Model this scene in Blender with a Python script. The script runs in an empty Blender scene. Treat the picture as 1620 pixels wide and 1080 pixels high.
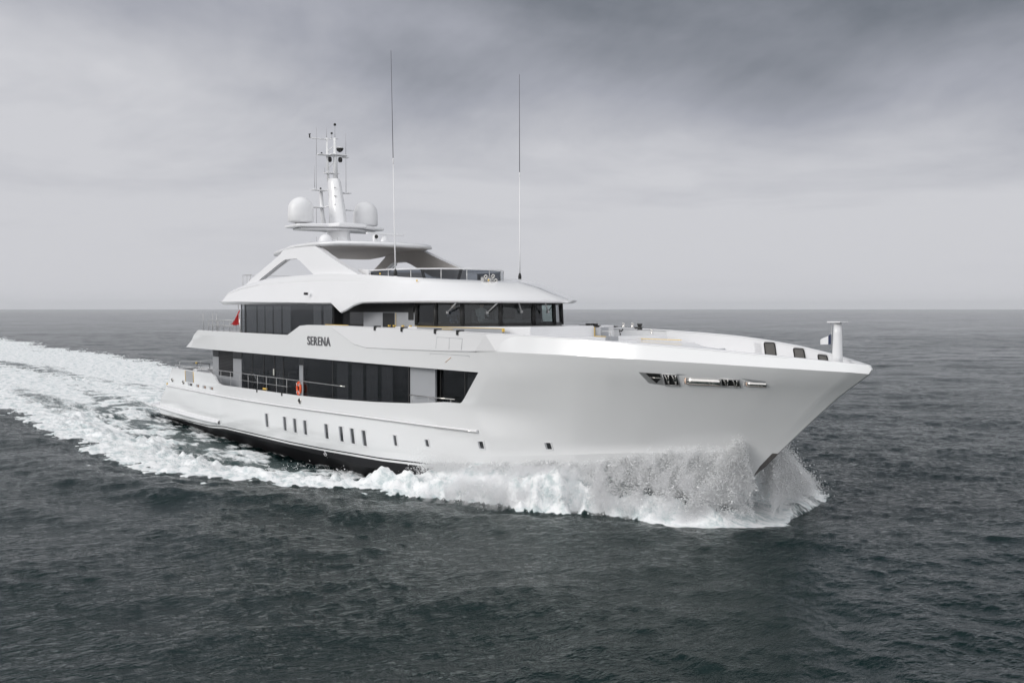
import bpy, math, random
import numpy as np
from mathutils import Vector, Matrix
random.seed(4); RNG=np.random.default_rng(7)
scene=bpy.context.scene; col=scene.collection
R=math.radians
# ---------------------------------------------------------------- camera
CAM=(66.654,-25.658,6.777)
cd=bpy.data.cameras.new('camera'); cam=bpy.data.objects.new('camera',cd); col.objects.link(cam)
cd.sensor_width=36.0; cd.lens=1600/1620*36.0; cd.clip_start=.5; cd.clip_end=40000
fw=Vector((-math.cos(R(37.5))*math.cos(R(1.861)), math.sin(R(37.5))*math.cos(R(1.861)), -math.sin(R(1.861))))
cam.location=CAM; cam.rotation_euler=fw.to_track_quat('-Z','Y').to_euler()
scene.camera=cam
# ---------------------------------------------------------------- sky and sun
def N(nt,typ,**kw):
    n=nt.nodes.new(typ)
    for k,v in kw.items():
        if k=='inp':
            for a,b in v.items(): n.inputs[a].default_value=b
        else: setattr(n,k,v)
    return n
def L(nt,a,b): nt.links.new(a,b)
def math_(nt,op,a,b=None,c=None,clamp=False):
    n=nt.nodes.new('ShaderNodeMath'); n.operation=op; n.use_clamp=clamp
    for i,v in enumerate((a,b,c)):
        if v is None: continue
        if isinstance(v,(int,float)): n.inputs[i].default_value=v
        else: nt.links.new(v,n.inputs[i])
    return n.outputs[0]
def mrange(nt,v,a,b,c=0.,d=1.,smooth=True):
    n=nt.nodes.new('ShaderNodeMapRange'); n.interpolation_type='SMOOTHSTEP' if smooth else 'LINEAR'
    nt.links.new(v,n.inputs[0])
    for i,x in zip((1,2,3,4),(a,b,c,d)):
        if isinstance(x,(int,float)): n.inputs[i].default_value=x
        else: nt.links.new(x,n.inputs[i])
    return n.outputs[0]
SUN_EL=R(24); SUN_AZ=Vector((-.30,-.95,0)).normalized()     # towards the sun, seen from above the ship frame
world=bpy.data.worlds.new('World'); scene.world=world; world.use_nodes=True
nt=world.node_tree; nt.nodes.clear()
tc=N(nt,'ShaderNodeTexCoord'); nrm=N(nt,'ShaderNodeVectorMath',operation='NORMALIZE'); L(nt,tc.outputs['Generated'],nrm.inputs[0])
def dot(v): 
    n=N(nt,'ShaderNodeVectorMath',operation='DOT_PRODUCT'); L(nt,nrm.outputs[0],n.inputs[0]); n.inputs[1].default_value=v; return n.outputs['Value']
uz=dot((0,0,1)); ur=dot((.609,.793,0)); uf=dot((-.793,.609,0))
z0=math_(nt,'MAXIMUM',uz,0.0)
# cloud plane projection
inv=math_(nt,'DIVIDE',1.0,math_(nt,'ADD',z0,.10))
sc=N(nt,'ShaderNodeVectorMath',operation='SCALE'); L(nt,nrm.outputs[0],sc.inputs[0]); L(nt,inv,sc.inputs['Scale'])
mp=N(nt,'ShaderNodeMapping'); mp.inputs['Scale'].default_value=(.50,.50,0.05); mp.inputs['Location'].default_value=(4.4,1.3,0); L(nt,sc.outputs[0],mp.inputs[0])
n1=N(nt,'ShaderNodeTexNoise',inp={'Scale':1.0,'Detail':7.0,'Roughness':.62,'Distortion':.45}); L(nt,mp.outputs[0],n1.inputs['Vector'])
mp2=N(nt,'ShaderNodeMapping'); mp2.inputs['Scale'].default_value=(2.0,2.0,5.5); mp2.inputs['Location'].default_value=(.3,.8,.2); L(nt,nrm.outputs[0],mp2.inputs[0])
n2=N(nt,'ShaderNodeTexNoise',inp={'Scale':1.6,'Detail':4.0,'Roughness':.5}); L(nt,mp2.outputs[0],n2.inputs['Vector'])
c1=math_(nt,'SUBTRACT',n1.outputs['Fac'],.5); c2=math_(nt,'SUBTRACT',n2.outputs['Fac'],.5)
cn=math_(nt,'ADD',math_(nt,'MULTIPLY',c1,1.22),math_(nt,'MULTIPLY',c2,.85))
up=mrange(nt,uz,.05,.33)
side=mrange(nt,ur,-.50,.50,.36,1.02)
dk=math_(nt,'MAXIMUM',math_(nt,'MULTIPLY',up,side),mrange(nt,uz,.27,.45,0,.97))
cl=math_(nt,'MULTIPLY',cn,mrange(nt,uz,.02,.18,.12,1.0))
dark=math_(nt,'ADD',dk,cl,clamp=True)
cr=N(nt,'ShaderNodeValToRGB'); L(nt,dark,cr.inputs[0])
e=cr.color_ramp.elements; e[0].position=0; e[0].color=(.64,.645,.68,1); e[1].position=1; e[1].color=(.125,.145,.172,1)
k=e.new(.45); k.color=(.385,.398,.452,1)
dome=N(nt,'ShaderNodeVectorMath',operation='SCALE'); L(nt,cr.outputs[0],dome.inputs[0]); L(nt,mrange(nt,uz,.30,.55,1.0,.42),dome.inputs['Scale'])
# the part of the overcast behind and above the camera is brighter
back=mrange(nt,uf,.20,-.35); hi=mrange(nt,uz,.62,.97)
bm=math_(nt,'MAXIMUM',math_(nt,'MULTIPLY',back,mrange(nt,uz,-.02,.12)),math_(nt,'MULTIPLY',hi,.85))
cb=N(nt,'ShaderNodeMix',data_type='RGBA'); L(nt,bm,cb.inputs['Factor']); L(nt,dome.outputs[0],cb.inputs['A']); cb.inputs['B'].default_value=(1.28,1.29,1.32,1)
sky=N(nt,'ShaderNodeTexSky'); sky.sky_type='NISHITA'; sky.sun_disc=False; sky.sun_elevation=SUN_EL
sky.sun_rotation=math.atan2(SUN_AZ.x,SUN_AZ.y)
sky.dust_density=4
bg1=N(nt,'ShaderNodeBackground'); bg1.inputs['Strength'].default_value=.05; L(nt,sky.outputs[0],bg1.inputs[0])
bg2=N(nt,'ShaderNodeBackground'); bg2.inputs['Strength'].default_value=1.0; L(nt,cb.outputs['Result'],bg2.inputs[0])
mx=N(nt,'ShaderNodeMixShader'); mx.inputs[0].default_value=.95; L(nt,bg1.outputs[0],mx.inputs[1]); L(nt,bg2.outputs[0],mx.inputs[2])
wo=N(nt,'ShaderNodeOutputWorld'); L(nt,mx.outputs[0],wo.inputs[0])
sd=bpy.data.lights.new('sun','SUN'); sd.energy=1.32; sd.angle=R(22); sd.color=(1,.975,.94)
sun=bpy.data.objects.new('sun',sd); col.objects.link(sun)
sv=Vector((SUN_AZ.x*math.cos(SUN_EL),SUN_AZ.y*math.cos(SUN_EL),math.sin(SUN_EL)))
sun.rotation_euler=sv.to_track_quat('Z','Y').to_euler(); sun.location=(0,-60,80)
scene.view_settings.view_transform='Standard'; scene.view_settings.look='None'; scene.view_settings.exposure=0; scene.view_settings.gamma=1
scene.render.engine='CYCLES'; scene.cycles.max_bounces=10; scene.cycles.volume_bounces=3; scene.cycles.volume_step_rate=1.0; scene.cycles.volume_max_steps=64; scene.cycles.diffuse_bounces=8; scene.cycles.transparent_max_bounces=12
try: scene.cycles.use_denoising=True
except Exception: pass
# ---------------------------------------------------------------- helpers
def tag(o,label=None,cat=None,group=None,kind=None):
    if label: o['label']=label
    if cat: o['category']=cat
    if group: o['group']=group
    if kind: o['kind']=kind
    return o
def empty(name,loc=(0,0,0)):
    o=bpy.data.objects.new(name,None); o.location=loc; o.empty_display_size=.5; col.objects.link(o); return o
class MB:
    def __init__(s): s.v=[]; s.f=[]; s.m=[]; s.mi=0; s.sm=[]; s.smooth=False
    def add(s,vs,fs,smooth=None):
        b=len(s.v); s.v+= [tuple(map(float,v)) for v in vs]
        for f in fs: s.f.append(tuple(b+i for i in f)); s.m.append(s.mi); s.sm.append(s.smooth if smooth is None else smooth)
        return s
    def box(s,c,d,rot=None):
        vs=[]
        for dx in (-.5,.5):
            for dy in (-.5,.5):
                for dz in (-.5,.5):
                    p=Vector((dx*d[0],dy*d[1],dz*d[2]))
                    if rot is not None: p=rot@p
                    vs.append(Vector(c)+p)
        return s.add(vs,[(0,1,3,2),(4,6,7,5),(0,4,5,1),(2,3,7,6),(0,2,6,4),(1,5,7,3)])
    def bx(s,x0,x1,y0,y1,z0,z1): return s.box(((x0+x1)/2,(y0+y1)/2,(z0+z1)/2),(abs(x1-x0),abs(y1-y0),abs(z1-z0)))
    def tube(s,pts,r,n=8,cap=True):
        pts=[Vector(p) for p in pts]; rs=r if isinstance(r,(list,tuple)) else [r]*len(pts)
        vs=[];fs=[]
        for i,p in enumerate(pts):
            t=(pts[min(i+1,len(pts)-1)]-pts[max(i-1,0)]).normalized()
            a=t.cross(Vector((0,0,1))); 
            if a.length<1e-3: a=t.cross(Vector((1,0,0)))
            a.normalize(); b=t.cross(a)
            for k in range(n):
                q=2*math.pi*k/n; vs.append(p+(a*math.cos(q)+b*math.sin(q))*rs[i])
        for i in range(len(pts)-1):
            for k in range(n):
                fs.append((i*n+k,i*n+(k+1)%n,(i+1)*n+(k+1)%n,(i+1)*n+k))
        s.add(vs,fs,True)
        if cap:
            b=len(s.v)-len(vs)
            s.f.append(tuple(b+k for k in range(n))[::-1]); s.m.append(s.mi); s.sm.append(False)
            s.f.append(tuple(b+(len(pts)-1)*n+k for k in range(n))); s.m.append(s.mi); s.sm.append(False)
        return s
    def lathe(s,c,prof,n=24,axis='Z',smooth=True):
        vs=[];fs=[]
        for r,h in prof:
            for k in range(n):
                q=2*math.pi*k/n
                p=(r*math.cos(q),r*math.sin(q),h)
                if axis=='X': p=(h,p[0],p[1])
                if axis=='Y': p=(p[1],h,p[0])
                vs.append((c[0]+p[0],c[1]+p[1],c[2]+p[2]))
        for i in range(len(prof)-1):
            for k in range(n): fs.append((i*n+k,i*n+(k+1)%n,(i+1)*n+(k+1)%n,(i+1)*n+k))
        fs.append(tuple(range(n))[::-1]); fs.append(tuple((len(prof)-1)*n+k for k in range(n)))
        return s.add(vs,fs,smooth)
    def prism(s,poly,y0,y1,axis='Y'):
        """polygon of (x,z) (axis Y) or (x,y) (axis Z) swept between y0 and y1; y0/y1 may be functions of the point"""
        n=len(poly); f0=y0 if callable(y0) else (lambda p:y0); f1=y1 if callable(y1) else (lambda p:y1)
        if axis=='Y': vs=[(p[0],f0(p),p[1]) for p in poly]+[(p[0],f1(p),p[1]) for p in poly]
        else: vs=[(p[0],p[1],f0(p)) for p in poly]+[(p[0],p[1],f1(p)) for p in poly]
        fs=[tuple(range(n)),tuple(range(2*n-1,n-1,-1))]+[(i,n+i,n+(i+1)%n,(i+1)%n) for i in range(n)]
        return s.add(vs,fs)
    def grid(s,P,flip=False,smooth=True,skip=None):
        n=len(P);m_=len(P[0]); vs=[p for r in P for p in r]; fs=[]
        for i in range(n-1):
            for j in range(m_-1):
                if skip and skip(i,j): continue
                q=(i*m_+j,i*m_+j+1,(i+1)*m_+j+1,(i+1)*m_+j)
                fs.append(q[::-1] if flip else q)
        return s.add(vs,fs,smooth)
    def build(s,name,mat,parent=None,recalc=True,bevel=0,label=None):
        me=bpy.data.meshes.new(name); me.from_pydata(s.v,[],s.f)
        mats=mat if isinstance(mat,(list,tuple)) else [mat]
        for m_ in mats: me.materials.append(m_)
        me.polygons.foreach_set('material_index',s.m); me.polygons.foreach_set('use_smooth',s.sm)
        if recalc:
            import bmesh
            bm_=bmesh.new(); bm_.from_mesh(me); bmesh.ops.recalc_face_normals(bm_,faces=bm_.faces); bm_.to_mesh(me); bm_.free()
        me.update()
        o=bpy.data.objects.new(name,me); col.objects.link(o)
        if parent: o.parent=parent
        if bevel:
            b=o.modifiers.new('bevel','BEVEL'); b.width=bevel; b.segments=2; b.limit_method='ANGLE'; b.angle_limit=R(35)
            b.harden_normals=False
        if label: o['label']=label
        return o
# ---------------------------------------------------------------- materials
def pmat(name,c,rough=.5,metal=0,coat=0,spec=.5,noise=0,nscale=3.,bump=0):
    m_=bpy.data.materials.new(name); m_.use_nodes=True; nt=m_.node_tree; b=nt.nodes['Principled BSDF']
    b.inputs['Base Color'].default_value=(*c,1); b.inputs['Roughness'].default_value=rough; b.inputs['Metallic'].default_value=metal
    b.inputs['Coat Weight'].default_value=coat; b.inputs['Coat Roughness'].default_value=.06; b.inputs['Specular IOR Level'].default_value=spec
    tc=N(nt,'ShaderNodeTexCoord'); n=N(nt,'ShaderNodeTexNoise',inp={'Scale':nscale,'Detail':4.0}); L(nt,tc.outputs['Object'],n.inputs['Vector'])
    if noise:
        r=N(nt,'ShaderNodeMapRange',inp={'To Min':1-noise,'To Max':1+noise*.3}); L(nt,n.outputs['Fac'],r.inputs[0])
        v=N(nt,'ShaderNodeVectorMath',operation='SCALE'); v.inputs[0].default_value=c; L(nt,r.outputs[0],v.inputs['Scale']); L(nt,v.outputs[0],b.inputs['Base Color'])
    if bump:
        bp=N(nt,'ShaderNodeBump',inp={'Strength':1.0,'Distance':bump}); L(nt,n.outputs['Fac'],bp.inputs['Height']); L(nt,bp.outputs[0],b.inputs['Normal'])
    return m_
WHITE=pmat('white_yacht_paint',(.79,.79,.80),.24,coat=.35,noise=.03,nscale=.6,bump=.004)
WHITE2=pmat('white_matt_paint',(.78,.78,.79),.42,noise=.04,nscale=1.5)
GREYWALL=pmat('grey_protective_panel',(.36,.37,.39),.45,noise=.08,nscale=2)
LOUVRE=pmat('black_louvre',(.012,.012,.013),.45)
GREYMATT=pmat('grey_matt_metal',(.42,.42,.43),.6)
DARK=pmat('dark_interior',(.012,.013,.015),.6,noise=.2)
DARKPANEL=pmat('dark_glass_panel',(.030,.031,.034),.12,coat=.3)
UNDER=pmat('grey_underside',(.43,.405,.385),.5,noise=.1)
CURT=pmat('pale_curtain',(.40,.40,.41),.8,noise=.15,nscale=9)
STEEL=pmat('polished_steel',(.72,.70,.67),.14,metal=1.0,noise=.1)
STEELPOST=pmat('brushed_steel',(.50,.50,.50),.45,metal=.6,noise=.1)
BLACK=pmat('black_rubber',(.012,.012,.012),.5)
YEL=pmat('yellow_tape',(.78,.52,.10),.6)
ORANGE=pmat('orange_buoy',(.80,.10,.02),.5)
RED=pmat('red_cloth',(.55,.02,.02),.8,noise=.2,nscale=8)
CHROME=pmat('chrome_letter',(.16,.16,.17),.3,metal=.3)
TAN=pmat('tan_strip_and_reflection',(.84,.60,.46),.35,noise=.12,nscale=6)  # tan for the bronze strip and the reflection painted on the bow bars
SLOT=pmat('satin_steel_slot',(.52,.53,.55),.35,metal=.3,noise=.1)
TEAK=pmat('teak',(.30,.16,.08),.6,noise=.3,nscale=12)
GUARD=pmat('dull_stem_plate',(.16,.15,.145),.4,metal=.4,noise=.3,nscale=4)
CLOTHBLUE=pmat('navy_cloth',(.02,.03,.08),.8)
CURTD=pmat('dim_curtain',(.13,.13,.135),.8,noise=.15,nscale=9)
def glass_mat(name,tint,rough=.015,bump=0.0):
    m_=bpy.data.materials.new(name); m_.use_nodes=True; nt=m_.node_tree; nt.nodes.clear()
    t=N(nt,'ShaderNodeBsdfTransparent'); t.inputs[0].default_value=(*tint,1)
    g=N(nt,'ShaderNodeBsdfGlossy'); g.inputs['Roughness'].default_value=rough; g.inputs[0].default_value=(.95,.97,1,1)
    lw=N(nt,'ShaderNodeLayerWeight'); lw.inputs[0].default_value=.5; fr_=math_(nt,'ADD',.045,math_(nt,'MULTIPLY',math_(nt,'POWER',lw.outputs['Facing'],5.0),.955))
    if bump:
        tc=N(nt,'ShaderNodeTexCoord'); n=N(nt,'ShaderNodeTexNoise',inp={'Scale':.9,'Detail':1.0}); L(nt,tc.outputs['Object'],n.inputs['Vector'])
        bp=N(nt,'ShaderNodeBump',inp={'Strength':1.0,'Distance':bump}); L(nt,n.outputs['Fac'],bp.inputs['Height']); L(nt,bp.outputs[0],g.inputs['Normal'])
    mx=N(nt,'ShaderNodeMixShader'); L(nt,fr_,mx.inputs[0]); L(nt,t.outputs[0],mx.inputs[1]); L(nt,g.outputs[0],mx.inputs[2])
    o=N(nt,'ShaderNodeOutputMaterial'); L(nt,mx.outputs[0],o.inputs[0]); return m_
GLASS=glass_mat('tinted_glass',(.62,.63,.64),bump=.002)
CLEAR=glass_mat('wheelhouse_glass',(.60,.66,.65))
SMOKE=glass_mat('smoked_screen_glass',(.18,.20,.23))
# hull paint: white topsides, black boot stripe, black bottom (stripe height is stored per vertex)
HULL=pmat('hull_paint',(.79,.795,.80),.18,coat=.8,bump=.012,nscale=.4)
nt=HULL.node_tree; b=nt.nodes['Principled BSDF']
at=N(nt,'ShaderNodeAttribute',attribute_name='stripe'); ge=N(nt,'ShaderNodeNewGeometry'); sp=N(nt,'ShaderNodeSeparateXYZ'); L(nt,ge.outputs['Position'],sp.inputs[0])
dz=math_(nt,'SUBTRACT',at.outputs['Fac'],sp.outputs['Z'])      # metres below the stripe top
blk1=math_(nt,'MULTIPLY',math_(nt,'GREATER_THAN',dz,0.),math_(nt,'LESS_THAN',dz,.055))
blk2=math_(nt,'GREATER_THAN',dz,.14)
bk=math_(nt,'MAXIMUM',blk1,blk2)
mxc=N(nt,'ShaderNodeMix',data_type='RGBA'); L(nt,bk,mxc.inputs['Factor']); mxc.inputs['A'].default_value=(.78,.785,.79,1); mxc.inputs['B'].default_value=(.010,.010,.012,1)
L(nt,mxc.outputs['Result'],b.inputs['Base Color']); L(nt,math_(nt,'MULTIPLY',math_(nt,'SUBTRACT',1.0,bk),.8),b.inputs['Coat Weight']); L(nt,math_(nt,'ADD',.18,math_(nt,'MULTIPLY',bk,.45)),b.inputs['Roughness']); L(nt,math_(nt,'SUBTRACT',.5,math_(nt,'MULTIPLY',bk,.25)),b.inputs['Specular IOR Level'])

def itp(x,t):
    t=np.array(t,float); return np.interp(x,t[:,0],t[:,1])
STEM=[(-2.6,41.6),(-1.6,42.8),(0,44.4),(.89,45.28),(1.83,46.35),(2.3,46.85),(3.27,47.93),(4.2,49.0),(4.9,49.99),(5.02,50.08),(5.16,50.0)]
def xstem(z): return itp(z,STEM)
AFT_LO=[(-2.6,1.5),(.3,1.2),(.5,1.3),(1.0,1.6),(1.97,3.2),(3.0,4.0),(3.2,4.35)]
AFT_UP=[(4.4,6.87),(4.5,6.87),(5.6,9.4)]
def zo1(x): return itp(x,[(0,3.12),(10.9,3.12),(11.4,3.06),(11.8,2.9),(12.2,2.68),(12.8,2.57),(18,2.62),(22.3,2.65),(26,2.74),(29.6,2.87),(32.4,3.02),(35.4,3.23),(37,3.25),(50,3.25)])
def zcr(x): return itp(x,[(0,.42),(12,.42),(24,.6),(29.65,.79),(34,1.08),(36.9,1.37),(40.6,1.77),(42.8,2.01),(46.8,2.28)])
def zkn(x): return itp(x,[(0,5.26),(38.2,5.27),(41.3,5.25),(44,5.19),(46,5.12),(48.2,5.02),(49.6,4.95),(50.1,4.9)])
def ztop(x): return itp(x,[(0,5.54),(15.5,5.52),(21.38,5.51),(22.73,5.97),(23.6,6.02),(26,6.03),(32,5.99),(35.75,5.94),(38,5.9),(40,5.85),(42,5.78),(44,5.67),(46,5.54),(48,5.36),(49,5.26),(50,5.16)])
Y_KEEL=[(0,1.5),(10,2.6),(30,2.4),(38,1.0),(42.8,.02)]
Y_WL=[(0,4.0),(12,4.3),(30,4.25),(34,4.0),(37,3.4),(40,2.35),(42.5,1.15),(44.4,.02)]
Y_CR=[(0,4.05),(12,4.38),(24,4.42),(29.65,4.36),(34,4.2),(36.9,3.85),(40.6,2.95),(42.8,2.1),(45,1.0),(46.82,.02)]
Y_KN=[(0,4.35),(6,4.45),(14,4.55),(36,4.58),(37.05,4.58),(38.2,4.53),(39,4.45),(40,4.32),(41,4.13),(42,3.93),(43,3.67),(44,3.3),(45,2.88),(46,2.42),(47,1.95),(48,1.42),(49,.8),(49.6,.4),(50.02,.03)]
Y_TOP=[(0,4.35),(6,4.45),(14,4.55),(36,4.6),(37.7,4.6),(39.0,4.27),(40,4.13),(41,3.95),(42,3.75),(43,3.5),(44,3.12),(45,2.7),(46,2.25),(47,1.78),(48,1.27),(49,.68),(49.6,.3),(49.95,.04)]
XB=sorted(set(list(np.round(np.linspace(0,12,33),3))+list(np.round(np.arange(12,37.01,.25),3))+list(np.round(np.arange(37,50.01,.2),3))+[11.4,11.8,12.2,21.38,22.73,36.3,37.05,37.7,49.3,49.5,49.7,49.9]))
CFRONT=36.3
def smooth(t): t=np.clip(t,0,1); return t*t*(3-2*t)
def xmap(xb,z,upper):
    xf=CFRONT
    # opening front warp
    d=itp(z,[(2.2,0),(3.20,-.9),(3.26,-.62),(3.5,-.33),(4.48,.74),(4.9,.45),(5.3,.0)])
    w=smooth((xb-32)/(CFRONT-32)) if xb<CFRONT else smooth((42-xb)/(42-CFRONT))
    x=xb+d*w
    if xb>38: x=x+(xb-38)*(xstem(z)-50)/12.
    if xb<12:
        xa=itp(z,AFT_UP if upper else AFT_LO); x=xa+xb/12*(12-xa)
    return x
def point(r,xb):
    """rows: 0 keel,1,2 wl,3 crease,4..9,10=opening bottom,11..14,15=opening top,16,17 knuckle,18 mid,19 top"""
    zc=zcr(min(xb,46.8) if xb<38 else 38+(xb-38)*8.82/12); z1=zo1(xb)
    zk=None
    if r<=3: z=[-1.6,-.7,-.0,zc][r] if r!=2 else min(0,zc-.3)
    elif r<=10: z=zc+(z1-zc)*(r-3)/7.
    elif r<=15: z=z1+(4.48-z1)*[0,.06,.2,.45,.72,1][r-10]
    else:
        zk=zkn(xb); zt=ztop(xb)
        if r==16: z=(4.48+zk)/2
        elif r==17: z=zk
        elif r==18: z=(zk+zt)/2
        else: z=zt
    upper=r>=15
    x=xmap(xb,z,upper)
    if r==0: y=itp(x,Y_KEEL)
    elif r==1: y=.45*itp(x,Y_KEEL)+.55*itp(x,Y_WL)
    elif r==2: y=itp(x,Y_WL)
    elif r==3: y=itp(x,Y_CR)
    elif r<17:
        xc=38+(xb-38)*8.82/12 if xb>38 else xb
        s=(z-zc)/(zkn(xb)-zc); yc=itp(xc,Y_CR); yk=itp(xb,Y_KN)
        fw=smooth((xb-30)/10); p=(1-fw)*.45+fw*1.08
        y=yc+(yk-yc)*s**p
    elif r==17: y=itp(x,Y_KN)
    elif r==18: y=.5*(itp(x,Y_KN)+itp(x,Y_TOP))
    else: y=itp(x,Y_TOP)
    return float(x),float(max(y,.02)),float(z)
NR=20
GRID=np.array([[point(r,xb) for xb in XB] for r in range(NR)])
def hy(x,z):
    """half breadth of the hull at x,z"""
    xs=[];ys=[]
    for j in range(len(XB)):
        c=GRID[:,j]; o=np.argsort(c[:,2],kind='stable')
        xs.append(np.interp(z,c[o,2],c[o,0])); ys.append(np.interp(z,c[o,2],c[o,1]))
    return float(np.interp(x,xs,ys))
# ================================================================ the yacht
YACHT=empty('yacht',(0,0,0)); tag(YACHT,'large white three-deck motor yacht under way with dark windows and a raked bow','yacht')
def hullpt(x,z,side=-1,off=0.): return (x,side*(hy(x,z)+off),z)
# ---- hull shell
def build_hull():
    mb=MB(); nc=len(XB); jf=XB.index(CFRONT)
    for side in (-1,1):
        P=[[(GRID[r,j,0],side*GRID[r,j,1],GRID[r,j,2]) for j in range(nc)] for r in range(NR)]
        for a,b_ in ((0,3),(3,17),(17,19)):      # separate strips keep the chine and the knuckle crisp
            mb.grid(P[a:b_+1],flip=(side>0),skip=lambda i,j,a=a: 10<=i+a<15 and j<jf)
    def vid(side,r,c):
        off=0
        for sd in (-1,1):
            for a,b_ in ((0,3),(3,17),(17,19)):
                if sd==side and a<=r<=b_ and not (r==a and r>0): return off+(r-a)*nc+c
                off+=(b_-a+1)*nc
    # stem strip and transom (aft face of the lower shell)
    fs=[]
    for i in range(NR-1):
        fs.append((vid(-1,i,nc-1),vid(1,i,nc-1),vid(1,i+1,nc-1),vid(-1,i+1,nc-1)))
    for i in range(10):
        fs.append((vid(-1,i,0),vid(-1,i+1,0),vid(1,i+1,0),vid(1,i,0)))
    mb.add([],[]); mb.f+=fs; mb.m+=[0]*len(fs); mb.sm+=[False]*len(fs)
    o=mb.build('hull',[HULL],YACHT,recalc=False)
    me=o.data
    st=[(0,.0),(10.1,.10),(12.7,.28),(21,.31),(24.6,.38),(29.9,.54),(34.3,.76),(35.2,.6),(36,-3),(60,-3)]
    xs=np.array([v.co.x for v in me.vertices]); a=me.attributes.new('stripe','FLOAT','POINT'); a.data.foreach_set('value',itp(xs,st))
    sol=o.modifiers.new('thick','SOLIDIFY'); sol.thickness=.09; sol.offset=-1; es=o.modifiers.new('crisp','EDGE_SPLIT'); es.split_angle=R(26)
    return o
hull=build_hull()
# rub rail along the topsides, with polished band
for side in (-1,1):
    pts=[hullpt(x,1.97+.30*smooth((x-14)/24) if x>14 else 1.97,side,.05) for x in np.linspace(3.3,36.5,60)]
    mb=MB(); prof=[(-.02,-.055),(.045,-.04),(.055,0),(.035,.045),(-.02,.055)]
    P=[[(p[0],p[1]+side*a,p[2]+b_) for p in pts] for a,b_ in prof]; mb.grid(P,flip=side>0)
    mb.add([(pts[-1][0],pts[-1][1]+side*a,pts[-1][2]+b_) for a,b_ in prof],[tuple(range(5))])
    rr=mb.build('rub_rail',WHITE2,YACHT,recalc=False)
    MB().tube([(p[0],p[1]+side*.056,p[2]-.012) for p in pts],.014,6).build('rail_strip',STEEL,rr)
# side fin beside the bathing platform
for side in (-1,1):
    xs_=[-.7,-.2,1.5,4,7,10,11.6,12.2]; w=[3.6,4.15,4.32,4.42,4.5,4.56,4.58,4.5]
    mb=MB(); P=[]
    for a,zz in ((-.5,.60),(-.08,.585),(.0,.52),(.0,.44),(-.06,.39),(-.5,.36)):
        P.append([(x,side*(y+a),zz-.07*smooth((x)/9)+.04*smooth((x-9)/3)) for x,y in zip(xs_,w)])
    mb.grid(P,flip=side<0); mb.build('spray_fin',WHITE,YACHT,recalc=False)
mb=MB(); mb.prism([(-.7,3.6),(-.25,4.12),(1.6,4.2),(1.6,-4.2),(-.25,-4.12),(-.7,-3.6)],.42,.57,'Z'); mb.build('bathing_platform',WHITE,YACHT,bevel=.03)
# wing bulwark panel on the upper side, lip below, faceted forward end
for side in (-1,1):
    mb=MB(); top=[(26.0,5.985),(27,5.985),(29,5.985),(32,5.965),(35.7,5.925),(37.7,5.885)]; bot=[(26.05,5.93),(28.04,5.27),(29.05,5.15),(32,5.16),(35,5.20),(37.05,5.25)]
    o=.05
    P=[[(x,side*(hy(x,z-.01)-.01),z) for x,z in top],[(x,side*(hy(x,z-.02)+o),z-.012) for x,z in top]]
    for k in (.33,.66): P.append([(a[0]*(1-k)+b_[0]*k,side*(hy(a[0]*(1-k)+b_[0]*k,a[1]*(1-k)+b_[1]*k)+o),a[1]*(1-k)+b_[1]*k) for a,b_ in zip(top,bot)])
    P.append([(x,side*(hy(x,z)+o),z) for x,z in bot]); P.append([(x,side*(hy(x,z-.03)-.01),z-.05) for x,z in bot])
    mb.grid(P,flip=side<0,smooth=False)
    fc=[(37.7,5.885,o),(39.0,5.872,.014),(38.2,5.285,.014),(37.05,5.25,o)]
    mb.add([(x,side*(hy(x,z)+q_),z-(.012 if k<2 else 0)) for k,(x,z,q_) in enumerate(fc)],[(0,1,2,3) if side<0 else (3,2,1,0)])
    mb.build('wing_bulwark',WHITE,YACHT,recalc=False)
# ---- hull windows (tall, small), recessed dark panes with pale frames
def hull_window(x0,x1,zt0,zt1,zb0,zb1,side=-1,lean=.05):
    """frame proud of the shell, dark pane inside"""
    def q(x,z,o): return (x,side*(hy(x,z)+o),z)
    mb=MB(); a=[(x0,zt0),(x1,zt1),(x1+lean,zb1),(x0+lean,zb0)]
    c=(sum(p[0] for p in a)/4,sum(p[1] for p in a)/4)
    def ins(p,d):
        dx,dz_=p[0]-c[0],p[1]-c[1]; return (p[0]-math.copysign(d,dx),p[1]-math.copysign(d,dz_))
    outer=[q(*ins(p,-.03),.004) for p in a]; o2=[q(*ins(p,-.03),.030) for p in a]; inn=[q(*p,.030) for p in a]; inn2=[q(*p,.005) for p in a]
    vs=outer+o2+inn+inn2; fs=[]
    for b0 in (0,4,8):
        for k in range(4): fs.append((b0+k,b0+(k+1)%4,b0+4+(k+1)%4,b0+4+k))
    mb.add(vs,fs); fr=mb.build('hull_window',WHITE2,YACHT)
    g=MB(); g.add([q(*p,.018) for p in a],[(0,1,2,3)]); g.build('pane',DARKPANEL,fr)
    h=MB(); w=(x1-x0)*.33
    h.add([q(x0+.005,zt0-.01,.022),q(x0+w,zt0-.01,.022),q(x0+w+lean*.9,zb0+.01,.022),q(x0+lean,zb0+.01,.022)],[(0,1,2,3)]); h.build('reveal',GREYWALL,fr)
for side in (-1,1):
    for x in (18.47,20.60,21.73,22.83,24.98,26.37,27.38,28.40):
        zt_=1.51+.1*(x-18.4)/10; hull_window(x,x+.42,zt_,zt_+.006,zt_-.74+.02*(x-18)/10,zt_-.72,side)
    hull_window(30.97,31.27,1.65,1.645,1.17,1.175,side); hull_window(33.23,33.53,1.70,1.70,1.37,1.38,side)
    hull_window(36.38,36.72,1.92,1.94,1.60,1.62,side,.03); hull_window(39.41,39.73,2.13,2.15,1.84,1.87,side,.02)
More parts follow.
